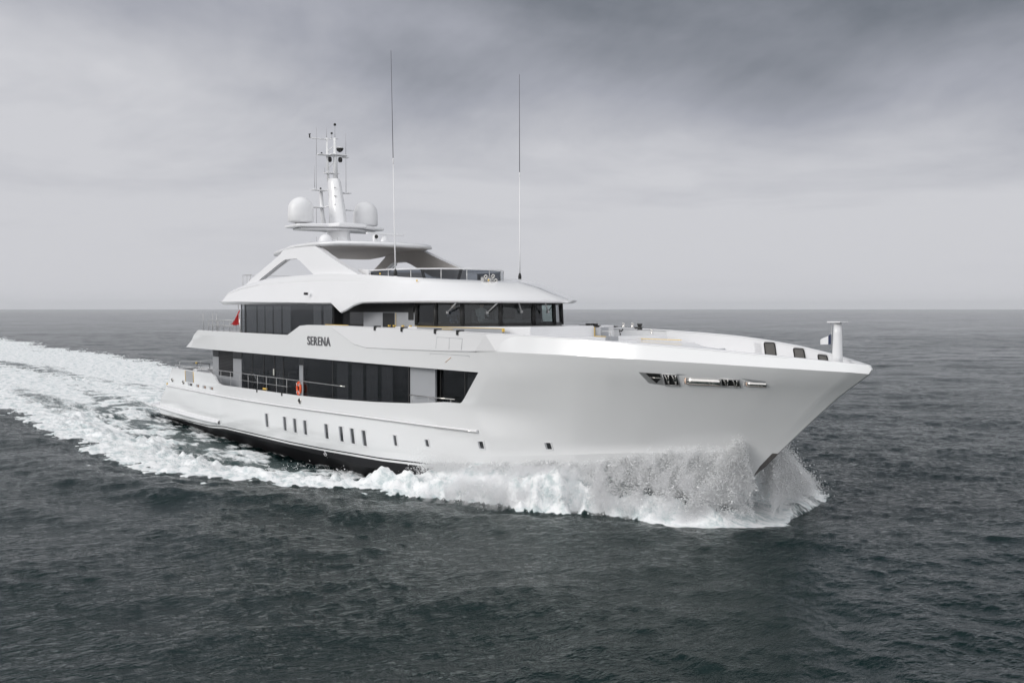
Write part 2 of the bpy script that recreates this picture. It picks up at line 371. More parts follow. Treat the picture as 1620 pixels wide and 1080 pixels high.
for side in (-1,1):     # bow thruster mark on the black bottom paint
    m_=MB(); c=(24.75,.10)
    m_.tube([hullpt(c[0]+.13*math.cos(k*math.pi/8),c[1]+.075*math.sin(k*math.pi/8),side,.02) for k in range(17)],.012,4)
    m_.tube([hullpt(c[0],c[1]+.17,side,.02),hullpt(c[0],c[1]-.17,side,.02)],.012,4); m_.tube([hullpt(c[0]-.18,c[1],side,.02),hullpt(c[0]+.18,c[1],side,.02)],.010,4)
    m_.build('thruster_mark',WHITE2,YACHT)
# round fairleads and freeing ports in the aft bulwark
def disc(name,x,z,rx,rz,side,mat,parent=YACHT,off=.012,rim=True):
    n=16; pts=[(x+rx*math.cos(2*math.pi*k/n),z+rz*math.sin(2*math.pi*k/n)) for k in range(n)]
    mb=MB(); mb.add([hullpt(a,b_,side,off) for a,b_ in pts],[tuple(range(n))]); o=mb.build(name,mat,parent)
    if rim: MB().tube([hullpt(a,b_,side,off+.01) for a,b_ in pts+pts[:1]],.022,6,False).build('rim',STEEL,o)
    return o
for side in (-1,1):
    disc('fairlead',4.25,2.36,.17,.10,side,BLACK); disc('fairlead',6.35,2.34,.16,.10,side,BLACK); disc('fairlead',22.57,2.40,.15,.12,side,BLACK)
    for k,(a,b_) in enumerate(((7.15,7.95),(8.6,9.15),(9.72,10.3),(10.9,11.45))):
        mb=MB(); pts=[(a,2.37),(b_,2.36),(b_-.03,2.21),(a+.04,2.21)]
        mb.add([hullpt(x,z,side,.012) for x,z in pts],[(0,1,2,3)]); o=mb.build('freeing_port',GREYWALL,YACHT)
        mb=MB(); w=(b_-a)*.42; pts=[(b_-w,2.355),(b_-.03,2.35),(b_-.05,2.225),(b_-w,2.225)]
        mb.add([hullpt(x,z,side,.016) for x,z in pts],[(0,1,2,3)]); mb.build('port_shutter',BLACK if k==0 else TEAK,o)
    mb=MB(); mb.add([hullpt(x,z,side,.010) for x,z in ((6.78,3.08),(8.15,3.08),(8.18,2.42),(6.8,2.42))],[(0,1,2,3)]); mb.build('boarding_gate',GREYWALL,YACHT)
    MB().tube([hullpt(x,z,side,.015) for x,z in ((6.74,3.08),(6.76,2.42))],.015,5).build('edge_tape',YEL,YACHT)
    MB().tube([hullpt(x,z,side,.015) for x,z in ((8.2,3.08),(8.22,2.42))],.015,5).build('edge_tape',YEL,YACHT)
# faint door outlines on the topside, and small bronze strip
for side in (-1,1):
    m_=MB()
    for a,b_ in (((34.6,5.70),(36.3,5.68)),((34.6,5.70),(34.5,5.26)),((36.3,5.68),(36.2,5.27)),((35.45,5.69),(35.4,5.26))): m_.tube([hullpt(a[0],a[1],side,.053),hullpt(b_[0],b_[1],side,.053)],.005,4)
    for a,b_ in (((34.01,5.06),(36.6,5.06)),((34.01,5.06),(34.01,4.99)),((36.6,5.06),(36.6,5.0))): m_.tube([hullpt(a[0],z_ if False else a[1],side,.004),hullpt(b_[0],b_[1],side,.004)],.006,4)
    m_.build('hatch_outline',GREYWALL,YACHT)
    MB().tube([hullpt(35.02,4.76,side,.006),hullpt(35.42,4.96,side,.006)],.014,5).build('bronze_strip',TAN,YACHT)
# yacht name in raised letters on the side
cu=bpy.data.curves.new('name_curve','FONT'); cu.body='SERENA'; cu.size=.56; cu.extrude=.012; cu.offset=.003; cu.shear=-.12 if False else 0.0; cu.space_character=1.12
to=bpy.data.objects.new('tmp',cu); col.objects.link(to); bpy.context.view_layer.update()
me=bpy.data.meshes.new_from_object(to.evaluated_get(bpy.context.evaluated_depsgraph_get())); bpy.data.objects.remove(to)
co=np.array([v.co for v in me.vertices]); co[:,0]-=co[:,0].min(); co[:,1]-=co[:,1].min(); sx=2.28/co[:,0].max(); sz=.41/co[:,1].max()
me2=me.copy()
for mesh_,side in ((me,-1),(me2,1)):
    for v,c in zip(mesh_.vertices,co):
        x=23.56+c[0]*sx if side<0 else 25.84-c[0]*sx; z=5.09+c[1]*sz
        v.co=(x,side*(hy(x,z)+.022+c[2]*1.3),z)
    mesh_.materials.clear(); mesh_.materials.append(CHROME)
    o=bpy.data.objects.new('name_lettering',mesh_); col.objects.link(o); o.parent=YACHT
# ---- anchor pocket, fairleads and polished bars at the bow (both sides)
def bowpoly(name,pts,mat,parent,off,side):
    mb=MB(); v=[(x,side*(hy(x,z)+off),z) for x,z in pts]; mb.add(v,[tuple(range(len(v)))]); return mb.build(name,mat,parent)
def bowframe(x0,x1,zt_,zb_,side,lean,par):
    c=[(x0,zt_),(x1,zt_-.01),(x1-lean,zb_),(x0-lean,zb_)]
    mb=MB(); mb.tube([hullpt(a,b_,side,.03) for a,b_ in c+c[:1]],.022,6); fr=mb.build('fairlead_frame',STEELPOST,par)
    bowpoly('opening',c,BLACK,fr,.008,side)
    mb=MB(); n=4
    for k in range(n):
        t=(k+.6)/n; xa=x0+(x1-x0)*t; xb=xa-lean+.05*((-1)**k)
        mb.tube([hullpt(xa,zt_-.02,side,.02),hullpt(xb,zb_+.02,side,.02)],.02+.006*(k%2),6)
    mb.build('roller',STEEL,fr)
for side in (-1,1):
    bowpoly('bow_slot',[(43.88,4.78),(45.1,4.765),(46.9,4.68),(47.45,4.62),(47.42,4.45),(46.7,4.40),(45.0,4.36),(44.25,4.39),(44.05,4.43)],SLOT,YACHT,.003,side)
    ap=bowpoly('anchor_pocket',[(43.90,4.775),(44.58,4.755),(44.5,4.38),(44.25,4.41),(44.08,4.44)],STEELPOST,YACHT,.006,side)
    bowpoly('recess',[(44.10,4.76),(44.53,4.745),(44.53,4.63),(44.16,4.64)],BLACK,ap,.016,side)
    bowpoly('recess',[(44.18,4.61),(44.52,4.60),(44.42,4.53),(44.30,4.44)],BLACK,ap,.016,side)
    MB().tube([hullpt(44.15,4.625,side,.02),hullpt(44.54,4.61,side,.02)],.012,5).build('divider',STEEL,ap)
    bowframe(44.62,45.05,4.745,4.39,side,.07,YACHT); bowframe(46.27,46.77,4.65,4.42,side,.06,YACHT)
    for x0,x1 in ((45.24,46.2),(46.92,47.42)):
        zc_=4.56 if x0<46 else 4.54; rr_=.115 if x0<46 else .075
        pts=[hullpt(x,zc_-.02*(x-45.2)*.5,side,-.02) for x in np.linspace(x0,x1,7)]
        mb=MB(); mb.tube(pts,rr_,14); bb=mb.build('bow_bar',STEEL,YACHT)
        mb=MB(); P=[]
        for a in np.linspace(-100,52,10):
            P.append([(p[0],p[1]+side*math.cos(R(a))*(rr_+.003),p[2]+math.sin(R(a))*(rr_+.003)) for p in pts])
        mb.grid(P); mb.build('painted_reflection',TAN,bb)  # tan reflection in the polished bar, painted as a coloured face over it
        MB().box(hullpt(x0-.03,zc_,side,.03),(.05,.1,.2 if x0<46 else .13)).build('bracket',STEELPOST,bb)
# stem plate
mb=MB(); zs=[2.27,1.8,1.3,.8,.3,-.3]; 
P=[[(xstem(z)-.46,-(.235 if z>1 else .2),z) for z in zs],[(xstem(z)+.012,-.03,z) for z in zs],[(xstem(z)+.012,.03,z) for z in zs],[(xstem(z)-.46,(.235 if z>1 else .2),z) for z in zs]]
mb.grid(P,flip=True,smooth=False); mb.build('stem_plate',GUARD,YACHT)
# ---- decks
def deck(name,x0,x1,z,mat,inset=.07,zt=None,thick=.06,n=50):
    xs_=np.linspace(x0,x1,n); mb=MB()
    up=[(x,-(hy(x,z)-inset),z) for x in xs_]; lo=[(x,(hy(x,z)-inset),z) for x in xs_]
    P=[[(a[0],a[1],z) for a in up],[(a[0],a[1],z) for a in lo]]
    mb.grid(P,smooth=False); mb.grid([[(p[0],p[1],p[2]-thick) for p in r] for r in P],flip=True,smooth=False)
    mb.add([(p[0],p[1],p[2]-q) for r in (P[0],P[1]) for q in (0,thick) for p in (r[0],r[-1])],[(0,2,6,4),(1,3,7,5)])
    return mb.build(name,mat,YACHT)
deck('main_deck',4.6,37.4,1.95,WHITE2,.10)
mb=MB(); mb.prism([(6.95,4.5),(36.5,4.5),(36.5,5.05),(9.3,5.05),(9.45,5.50),(9.33,5.50)],-4.36,4.36); mb.prism([(36.501,4.5),(38.4,4.5),(38.4,5.05),(36.501,5.05)],-3.6,3.6); mb.build('upper_deck_slab',WHITE,YACHT)
deck('foredeck',38.3,49.3,5.03,WHITE2,.10)
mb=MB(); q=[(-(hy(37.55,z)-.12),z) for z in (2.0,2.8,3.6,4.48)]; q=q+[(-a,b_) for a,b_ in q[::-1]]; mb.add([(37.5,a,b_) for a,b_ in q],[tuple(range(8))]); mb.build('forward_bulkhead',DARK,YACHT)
# bulwark caps
for side in (-1,1):
    mb=MB(); xs_=[x for x in XB if x>=26 and x<=50]; j0=XB.index(xs_[0])
    P=[]; 
    for a,dz_ in ((.02,-.015),(.0,.006),(-.14,.010),(-.17,-.02)):
        P.append([(GRID[19,j,0]-(0 if XB[j]<48 else .08*(XB[j]-48)),side*max(GRID[19,j,1]+a,.0),GRID[19,j,2]+dz_) for j in range(j0,len(XB))])
    mb.grid(P,flip=side>0); mb.build('bulwark_cap',WHITE,YACHT,recalc=False)
    # inner lining of the bow bulwark
    mb=MB(); P=[[(x,side*max(hy(x,ztop(x)-.03)-.15,.02),ztop(x)-.02) for x in np.linspace(37.8,49.3,50)],[(x,side*max(hy(x,5.1)-.16,.02),5.03) for x in np.linspace(37.8,49.2,50)]]
    mb.grid(P,flip=side<0); il=mb.build('bulwark_lining',WHITE,YACHT,recalc=False)
    def linpt(x,z,o=.02): return (x,side*(np.interp(z,[5.03,ztop(x)-.02],[hy(x,5.1)-.16,hy(x,ztop(x)-.03)-.15])-o),z)
    for x0,x1,zt_,zb_ in ((43.83,44.5,5.585,5.06),(45.65,46.27,5.455,5.06),(47.08,47.62,5.31,5.06)):
        r_=.07; pts=[]
        for cx,cz,a0 in ((x1-r_,zt_-r_,0),(x0+r_,zt_-r_,90),(x0+r_,zb_+r_,180),(x1-r_,zb_+r_,270)):
            for k in range(5): a=R(a0+k*22.5); pts.append((cx+r_*math.cos(a),cz+r_*math.sin(a)))
        mb=MB(); mb.add([linpt(a,b_,.02) for a,b_ in pts],[tuple(range(len(pts)))]); pl=mb.build('bulwark_port',pmat('smoked_port',(.075,.07,.062),.2),YACHT) if side else None
        MB().tube([linpt(a,b_,.025) for a,b_ in pts+pts[:1]],.022,6,False).build('rim',BLACK,pl)
    mb=MB()
    for k in range(8): 
        z=5.12+k*.058; v=[linpt(43.18,z,.03),linpt(43.6,z,.03),linpt(43.6,z+.03,.05),linpt(43.18,z+.03,.05)]; mb.add(v,[(0,1,2,3)])
    mb.build('vent_louvre',WHITE2,YACHT)
# ---- foredeck structures
mb=MB(); mb.prism([(30.5,4.02),(34.6,4.0),(36.6,2.6),(38.72,.1),(38.72,-3.4),(38.0,-3.75),(36.5,-4.0),(30.5,-4.02)],5.03,lambda p:6.03+.012*(p[0]-30.5),'Z'); coach=mb.build('coachroof',WHITE,YACHT,bevel=.03)
mb=MB(); mb.bx(32.3,38.0,-4.10,-4.03,5.7,6.06); mb.build('side_cover',GREYWALL,coach,bevel=.01)
mb=MB(); mb.bx(32.3,38.02,-4.115,-4.02,6.061,6.075); mb.bx(37.99,38.03,-4.115,-4.02,5.95,6.06); mb.bx(33.9,35.0,-4.2,-4.16,5.985,6.0); mb.build('edge_tape',YEL,coach)
mb=MB(); mb.prism([(38.73,2.8),(39.6,2.6),(39.6,-2.6),(38.73,-2.8)],5.03,5.74,'Z'); st=mb.build('deck_step',WHITE2,YACHT,bevel=.02)
mb=MB(); mb.bx(38.74,39.05,-.35,.05,5.75,6.08); mb.bx(39.05,39.62,-.62,.0,5.60,5.76); mb.build('step_cover',GREYWALL,st)
mb=MB(); mb.bx(38.73,38.75,-.38,-.355,5.75,6.1); mb.bx(39.05,39.64,-.65,-.62,5.757,5.772); mb.bx(39.6,41.6,1.2,1.24,5.64,5.66); mb.build('edge_tape',YEL,st)
mb=MB(); mb.prism([(39.6,2.2),(42.0,1.5),(44.0,-.2),(45.7,-1.1),(45.7,-1.45),(42.6,-1.6),(39.6,-1.7)],5.03,lambda p:5.60-.017*(p[0]-39.6),'Z'); fp=mb.build('sun_platform',WHITE,YACHT,bevel=.03)
mb=MB(); mb.tube([(42.3,-1.64,5.53),(42.9,-1.62,5.54),(43.0,-1.6,5.50),(45.66,-1.47,5.51)],.012,6); mb.build('trim_line',GREYWALL,fp)
mb=MB(); mb.bx(45.0,45.02,-1.47,-.4,5.06,5.5); mb.build('locker_face',GREYWALL,fp)
hb=MB(); hb.tube([(39.35,-.6,5.66),(39.35,-.6,5.93),(39.42,-.58,5.95),(39.65,-.5,5.95),(39.72,-.48,5.93),(39.72,-.48,5.66)],.014,6); hb.build('grab_hoop',STEELPOST,YACHT)
# capstan and bits of gear on the far side of the foredeck
def bollard(x,y,z,h=.16,r_=.05,mat=STEEL):
    mb=MB(); mb.lathe((x,y,z),[(r_*1.3,0),(r_*1.3,.02),(r_,.04),(r_*.8,h*.6),(r_*1.2,h*.9),(r_*1.2,h)],14); return mb.build('bollard',mat,YACHT)
for x,y in ((37.6,2.2),(38.1,2.2),(38.75,2.6)): bollard(x,y,6.05 if x<38.7 else 5.8)
bollard(38.5,2.2,5.95,.24,.09,BLACK)
for x,y in ((35.5,2.2),(35.7,2.3),(35.95,2.2)):
    MB().box((x,y,6.13),(.12,.2,.07)).build('deck_cleat',BLACK,YACHT,bevel=.02)
mb=MB(); mb.bx(35.1,36.3,2.05,2.45,6.085,6.10); mb.build('deck_mat',BLACK,YACHT)
mb=MB(); mb.box((38.75,-.3,6.12),(.18,.16,.06)); mb.tube([(38.6,-.3,6.14),(39.0,-.3,6.15)],.02,6); mb.build('deck_cleat',BLACK,YACHT)
mb=MB(); mb.tube([(38.05,1.6,5.75),(38.0,1.6,5.95),(38.1,1.6,5.9),(38.15,1.65,5.98)],.03,6); mb.build('mooring_lever',BLACK,YACHT)
# ---- jackstaff
js=MB(); js.lathe((48.92,0,5.05),[(.17,0),(.15,.3),(.125,1.0),(.105,1.31)],20); jo=js.build('jackstaff',WHITE,YACHT)
jt=MB(); jt.bx(48.7,49.14,-.22,.22,6.362,6.40); jt.build('light_shelf',WHITE,jo,bevel=.01)
# ---- main deck house
GL=[]
def glass_wall(name,x0,x1,z0,z1,y,side,curt=(),bars=(),mat=GLASS,cmat=CURT,depth=.16):
    root=MB(); root.bx(x0,x1,side*(y-depth),side*(y-depth-.04),z0,z1); o=root.build(name,DARK,YACHT)
    g=MB(); g.bx(x0,x1,side*y,side*(y-.02),z0,z1); g.build('glass',mat,o)
    for a,b_ in curt:
        c=MB(); n=10; P=[[(a+(b_-a)*k/n,side*(y-.06+.012*math.sin(k*2.3)),z) for k in range(n+1)] for z in (z0+.10,z1-.14)]
        c.grid(P); c.build('curtain',cmat,o)
    for xb_ in bars:
        MB().bx(xb_-.035,xb_+.035,side*(y+.006),side*(y-.03),z0,z1).build('mullion',BLACK,o)
    # thin frame top and bottom
    f=MB(); f.bx(x0,x1,side*(y+.008),side*(y-.03),z1-.05,z1-.003); f.bx(x0,x1,side*(y+.008),side*(y-.03),z0+.003,z0+.04); f.build('frame',BLACK,o)
    return o
house=MB(); house.bx(9.3,22.3,-3.0,3.0,1.96,4.49); house.build('main_deck_house',DARK,YACHT)
for side in (-1,1):
    def wall(name,x0,x1,z0,z1,y,mat,t=.1,par=YACHT,bev=0): 
        m_=MB(); m_.bx(x0,x1,side*y,side*(y-t),z0,z1); return m_.build(name,mat,par,bevel=bev)
    wall('wall_panel',8.42,9.33,1.96,3.96,3.30,GREYWALL,.25); wall('wall_panel',8.42,9.33,3.97,4.49,3.30,DARKPANEL,.25)
    lo=wall('louvre_door',9.33,11.5,2.90,4.49,3.28,LOUVRE,.1)
    mb=MB()
    for k in range(18): z=2.96+k*.085; mb.add([(9.35,side*3.285,z),(11.48,side*3.285,z),(11.48,side*3.31,z-.03),(9.35,side*3.31,z-.03)],[(0,1,2,3)])
    mb.build('louvre_blades',pmat('louvre_blade',(.02,.02,.022),.35),lo)
    wall('wall_panel',9.33,11.5,1.96,2.89,3.30,GREYWALL); wall('wall_panel',11.5,12.7,1.96,3.95,3.30,GREYWALL); wall('wall_panel',11.5,12.7,3.96,4.49,3.30,DARKPANEL)
    glass_wall('saloon_window',12.7,20.0,2.35,4.49,3.30,side,curt=((17.1,18.0),),bars=(14.2,15.7,17.05,18.15),cmat=CURTD)
    wall('wall_panel',12.7,20.0,1.96,2.34,3.30,GREYWALL,.12)
    wall('wall_panel',20.0,21.5,1.96,3.95,3.30,GREYWALL); wall('wall_panel',20.0,21.9,3.96,4.49,3.30,DARKPANEL)
    # full-beam part
    glass_wall('stateroom_window',22.35,31.90,2.3,4.49,4.20,side,curt=((25.6,26.65),(27.0,28.0),(28.3,29.25),(29.6,30.5)),bars=(25.3,31.85),depth=.22,cmat=CURTD)
    w=wall('stateroom_end',22.25,22.34,1.96,4.49,4.18,DARKPANEL,.9)
    MB().tube([(22.1,side*3.4,4.35),(21.9,side*3.9,3.3)],.02,5).build('edge_strip',STEELPOST,w)
    wall('side_door_panel',31.92,33.75,1.96,4.49,4.17,GREYWALL,.08)
    glass_wall('stateroom_window',33.8,37.3,3.0,4.49,3.98,side,curt=((35.6,37.1),),bars=(33.84,35.5),depth=.18,cmat=CURTD)
    wall('side_sill',33.8,36.0,2.3,2.99,3.9,DARK)
    m_=MB(); m_.box((17.0,side*3.32,3.45),(.13,.02,.33)); m_.build('safety_poster',pmat('white_notice',(.6,.6,.55),.6),YACHT)
# ---- rails on the main deck
def rail(pts,posts,r_=.022,name='side_rail',base=None,mids=(),parent=YACHT):
    mb=MB(); mb.tube(pts,r_,8); o=mb.build(name,STEEL,parent)
    for p,zb_ in posts: MB().tube([(p[0],p[1],p[2]),(p[0],p[1],zb_)],.013,6).build('post',STEELPOST,o)
    for m_ in mids: MB().tube(m_,.010,6).build('mid_rail',STEELPOST,o)
    return o
for side in (-1,1):
    yb=lambda x: side*(hy(x,zo1(x)-.02)-.07)
    xs_=np.linspace(4.6,26.95,30)
    top=[(x,yb(x),3.31+.04*smooth((x-4)/6)) for x in xs_]
    posts=[((x,yb(x),3.34),zo1(x)-.02) for x in (4.7,6.2,7.9,9.4,11.2,12.5,13.9,15.2,16.3,17.5,18.6,19.8,21.0)]
    rail(top,posts,mids=([(x,yb(x),2.98) for x in np.linspace(12.1,21.1,8)],))
    rail([(x,yb(x),3.34+.005*(x-32)) for x in (32.25,34,35.2)],[((x,yb(x),3.34),zo1(x)-.02) for x in (32.45,33.6,34.95)])
    # black fender hooks over the caps
    for x,z in ((17.6,zo1(17.6)),(20.6,zo1(20.6))):
        m_=MB(); y=hy(x,z-.05); m_.bx(x-.05,x+.05,side*(y-.1),side*(y+.035),z+.002,z+.03); m_.bx(x-.05,x+.05,side*(y+.005),side*(y+.035),z-.13,z+.002); m_.build('fender_hook',BLACK,YACHT,bevel=.01)
    for x in (29.93,32.07,34.5,36.0):
        z=ztop(x)+.01; y=hy(x,z-.1)+.05; m_=MB(); m_.bx(x-.06,x+.06,side*(y-.25),side*(y+.04),z+.002,z+.05); m_.bx(x-.055,x+.055,side*(y+.003),side*(y+.05),z-.14,z+.002); m_.bx(x+.05,x+.3,side*(y-.1),side*(y-.07),z+.02,z+.05); m_.build('fender_hook',BLACK,YACHT,bevel=.012)
    m_=MB(); m_.bx(17.7,18.2,side*4.25,side*4.21,2.64,2.72); m_.build('edge_tape',YEL,YACHT)
# aft deck gear: table and pale cushions seen above the stern bulwark
m_=MB(); m_.prism([(4.9,3.2),(5.5,3.2),(5.5,-3.2),(4.9,-3.2)],1.97,3.05,'Z'); m_.build('stern_locker',WHITE,YACHT,bevel=.04)
m_=MB(); m_.tube([(4.5,-3.9,3.5),(4.5,3.9,3.5)],.02,6); 
for y in (-3.9,-2.6,-1.3,0,1.3,2.6,3.9): m_.tube([(4.5,y,3.5),(4.5,y,3.1)],.014,6)
m_.build('stern_rail',STEELPOST,YACHT)
m_=MB(); m_.bx(6.1,7.3,-3.2,-2.0,3.08,3.16); m_.bx(6.5,6.9,-2.8,-2.4,1.98,3.08); m_.build('deck_table',WHITE2,YACHT,bevel=.02)
m_=MB(); m_.tube([(5.6,-3.5,3.42),(6.3,-3.3,3.46),(7.6,-3.2,3.46)],.025,6); m_.tube([(7.6,-3.2,3.46),(7.7,-3.2,3.1)],.02,6); m_.tube([(6.1,-3.4,3.44),(6.1,-3.4,3.1)],.02,6); m_.build('gangway_arm',BLACK,YACHT)
m_=MB(); m_.lathe((6.05,-3.42,3.42),[(.01,0),(.06,.01),(.06,.08),(.01,.09)],10); m_.build('yellow_light',YEL,YACHT)
m_=MB(); m_.bx(1.45,1.8,-3.95,-3.75,1.0,1.10); m_.box((1.75,-3.9,1.16),(.1,.08,.14)); m_.build('stern_cleat',GUARD,YACHT)
m_=MB(); m_.bx(2.25,2.31,-3.98,-3.9,1.9,2.05); m_.build('yellow_light',YEL,YACHT)
# ---- upper deck house
m_=MB(); m_.bx(13.7,31.0,-2.9,2.9,5.06,7.02); m_.build('upper_deck_house',DARK,YACHT)
for side in (-1,1):
    def wall(name,x0,x1,z0,z1,y,mat,t=.1,par=YACHT,bev=0): 
        m_=MB(); m_.bx(x0,x1,side*y,side*(y-t),z0,z1); return m_.build(name,mat,par,bevel=bev)
    glass_wall('sky_lounge_window',13.65,24.35,5.06,7.06,3.70,side,curt=((14.3,15.55),(15.75,16.6),(16.75,17.6),(17.8,18.65),(18.85,19.75),(22.3,23.1),(23.35,24.2)),bars=(13.7,14.2),depth=.2)
    wall('house_step',24.36,24.45,5.06,7.02,3.66,DARK,.8)
    wall('side_wall',26.6,31.05,5.06,6.62,3.32,GREYWALL,.1); wall('side_wall_top',24.45,31.05,6.63,7.03,3.30,DARK,.1)
    wall('side_recess',24.45,26.59,5.06,6.62,3.25,DARKPANEL,.1)
    wall('side_door',28.32,29.3,5.9,6.60,3.335,DARK,.02); d=wall('side_door',29.42,31.0,5.1,6.60,3.335,GREYWALL,.02)
    m_=MB(); m_.bx(30.45,30.86,side*3.338,side*3.348,6.3,6.82); m_.build('door_window',BLACK,d)
    m_=MB(); m_.tube([(29.45,side*3.35,5.12),(29.45,side*3.35,6.6)],.012,4); m_.tube([(31.0,side*3.35,5.12),(31.0,side*3.35,6.6)],.012,4); m_.build('edge_tape',YEL,d)
    m_=MB(); m_.bx(24.0,26.2,side*3.9,side*3.85,6.02,6.045); m_.build('edge_tape',YEL,YACHT)
    for x in (29.5,29.9,30.6,31.2): MB().box((x,side*3.7,6.05),(.1,.08,.07)).build('yellow_light',YEL,YACHT)
# ---- wheelhouse: faceted band of windows around a hollow bridge
wp=[(31.05,3.3),(32.4,3.25),(33.35,2.6),(34.3,1.4),(34.66,0)]
plan=[(x,-y) for x,y in wp]+[(x,y) for x,y in wp[:-1][::-1]]
WZ0,WZ1=6.13,7.03
wh=MB(); wh.prism([(31.05,3.2)]+[(x,y) for x,y in plan[::-1]][1:-1]+[(31.05,-3.2)],5.06,6.10,'Z'); wh_o=wh.build('wheelhouse',BLACK,YACHT)
for a,b_ in zip(plan[:-1],plan[1:]):
    va,vb=Vector((*a,0)),Vector((*b_,0)); d=(vb-va); nrm_=Vector((d.y,-d.x,0)).normalized()
    lean=.05
    m_=MB(); q0=va+d*.02; q1=vb-d*.02
    m_.add([(q0.x,q0.y,WZ0),(q1.x,q1.y,WZ0),(q1.x-nrm_.x*lean,q1.y-nrm_.y*lean,WZ1),(q0.x-nrm_.x*lean,q0.y-nrm_.y*lean,WZ1)],[(0,1,2,3)]); m_.build('windscreen',CLEAR,wh_o,recalc=False)
    f=MB()
    for za,zb_,l0 in ((6.10,6.20,0),(6.93,7.03,lean)):
        c0=va-nrm_*(l0*.9); c1=vb-nrm_*(l0*.9)
        f.add([(c0.x+nrm_.x*.02,c0.y+nrm_.y*.02,za),(c1.x+nrm_.x*.02,c1.y+nrm_.y*.02,za),(c1.x+nrm_.x*.02,c1.y+nrm_.y*.02,zb_),(c0.x+nrm_.x*.02,c0.y+nrm_.y*.02,zb_),
               (c0.x-nrm_.x*.03,c0.y-nrm_.y*.03,za),(c1.x-nrm_.x*.03,c1.y-nrm_.y*.03,za),(c1.x-nrm_.x*.03,c1.y-nrm_.y*.03,zb_),(c0.x-nrm_.x*.03,c0.y-nrm_.y*.03,zb_)],
              [(0,1,2,3),(4,7,6,5),(0,3,7,4),(1,5,6,2),(3,2,6,7),(0,4,5,1)])
    f.build('frame',BLACK,wh_o)
for x,y in plan:
    MB().tube([(x,y,6.1),(x-.04,y-.02*np.sign(y),7.03)],.095,8).build('mullion',BLACK,wh_o)
m_=MB(); m_.bx(31.0,31.06,-3.2,3.2,6.1,7.03); m_.build('rear_bulkhead',DARK,wh_o)
m_=MB(); m_.prism([(33.3,1.6),(33.9,1.0),(34.1,0),(33.9,-1.0),(33.3,-1.6),(33.1,-1.2),(33.1,1.2)],6.1,6.33,'Z'); m_.build('console',pmat('console_grey',(.05,.05,.055),.5),wh_o)
for y in (-1.1,0,1.1): 
    m_=MB(); m_.box((32.2,y,6.42),(.12,.42,.5)); m_.box((32.4,y,6.2),(.4,.42,.1)); m_.build('helm_chair',pmat('chair_grey',(.16,.16,.17),.6),wh_o,bevel=.04)
# crew seen behind the bridge glass
def seated(x,y,z,yaw,cloth,name='person'):
    pts=[(0,0,0),(0,0,.22),(0,0,.44),(.01,0,.53),(.03,0,.60),(.04,0,.70),   # pelvis, waist, chest, neck, head base, head top
         (0,.18,.42),(.14,.24,.20),(.36,.16,.20),(0,-.18,.42),(.14,-.24,.20),(.36,-.14,.22),
         (.05,.09,-.01),(.42,.11,.02),(.46,.11,-.32),(.05,-.09,-.01),(.42,-.11,.02),(.46,-.11,-.32)]
    rad=[.15,.13,.14,.055,.085,.075,.07,.048,.035,.07,.048,.035,.09,.065,.045,.09,.065,.045]
    ed=[(0,1),(1,2),(2,3),(3,4),(4,5),(2,6),(6,7),(7,8),(2,9),(9,10),(10,11),(0,12),(12,13),(13,14),(0,15),(15,16),(16,17)]
    me=bpy.data.meshes.new('body'); me.from_pydata(pts,ed,[]); o=bpy.data.objects.new('body',me); col.objects.link(o)
    sk=o.modifiers.new('skin','SKIN'); sv_=me.skin_vertices[0].data
    for i,r_ in enumerate(rad): sv_[i].radius=(r_,r_)
    sv_[0].use_root=True
    o.modifiers.new('sub','SUBSURF').levels=1; o.modifiers['sub'].render_levels=1
    me.materials.append(pmat('shirt_'+name,cloth,.8))
    p=empty('person',(x,y,z)); p.rotation_euler=(0,0,yaw); o.parent=p
    h=MB(); h.lathe((.045,0,.60),[(.01,-.08),(.06,-.06),(.088,.0),(.09,.06),(.07,.12),(.01,.145)],14); h.build('head',SKIN,p)
    h=MB(); h.lathe((.03,0,.65),[(.094,-.02),(.097,.03),(.078,.09),(.01,.115)],14); h.build('hair',HAIR,p)
    return p
SKIN=pmat('skin',(.55,.33,.24),.6); HAIR=pmat('hair',(.04,.025,.02),.8)
p_=seated(32.55,-1.1,6.28,R(-12),(.55,.56,.60)); tag(p_,'crew member in a pale shirt seated behind the middle bridge window','person')
p_=seated(32.1,-2.2,6.25,R(-25),(.05,.06,.10)); tag(p_,'crew member in dark clothing behind the aft starboard bridge window','person')
# wipers
for a,b_ in (((33.55,-3.05,7.0),(32.9,-3.02,6.62)),((34.75,-1.9,7.0),(34.15,-1.95,6.62)),((34.65,-.75,7.0),(34.62,-.6,6.65)),((34.8,.5,7.0),(34.66,.75,6.65)),((31.9,3.4,7.0),(31.5,3.34,6.62))):
    w=MB(); w.tube([a,b_],.028,6); w.box(b_,(.08,.08,.1)); w.build('wiper_arm',STEELPOST,wh_o)
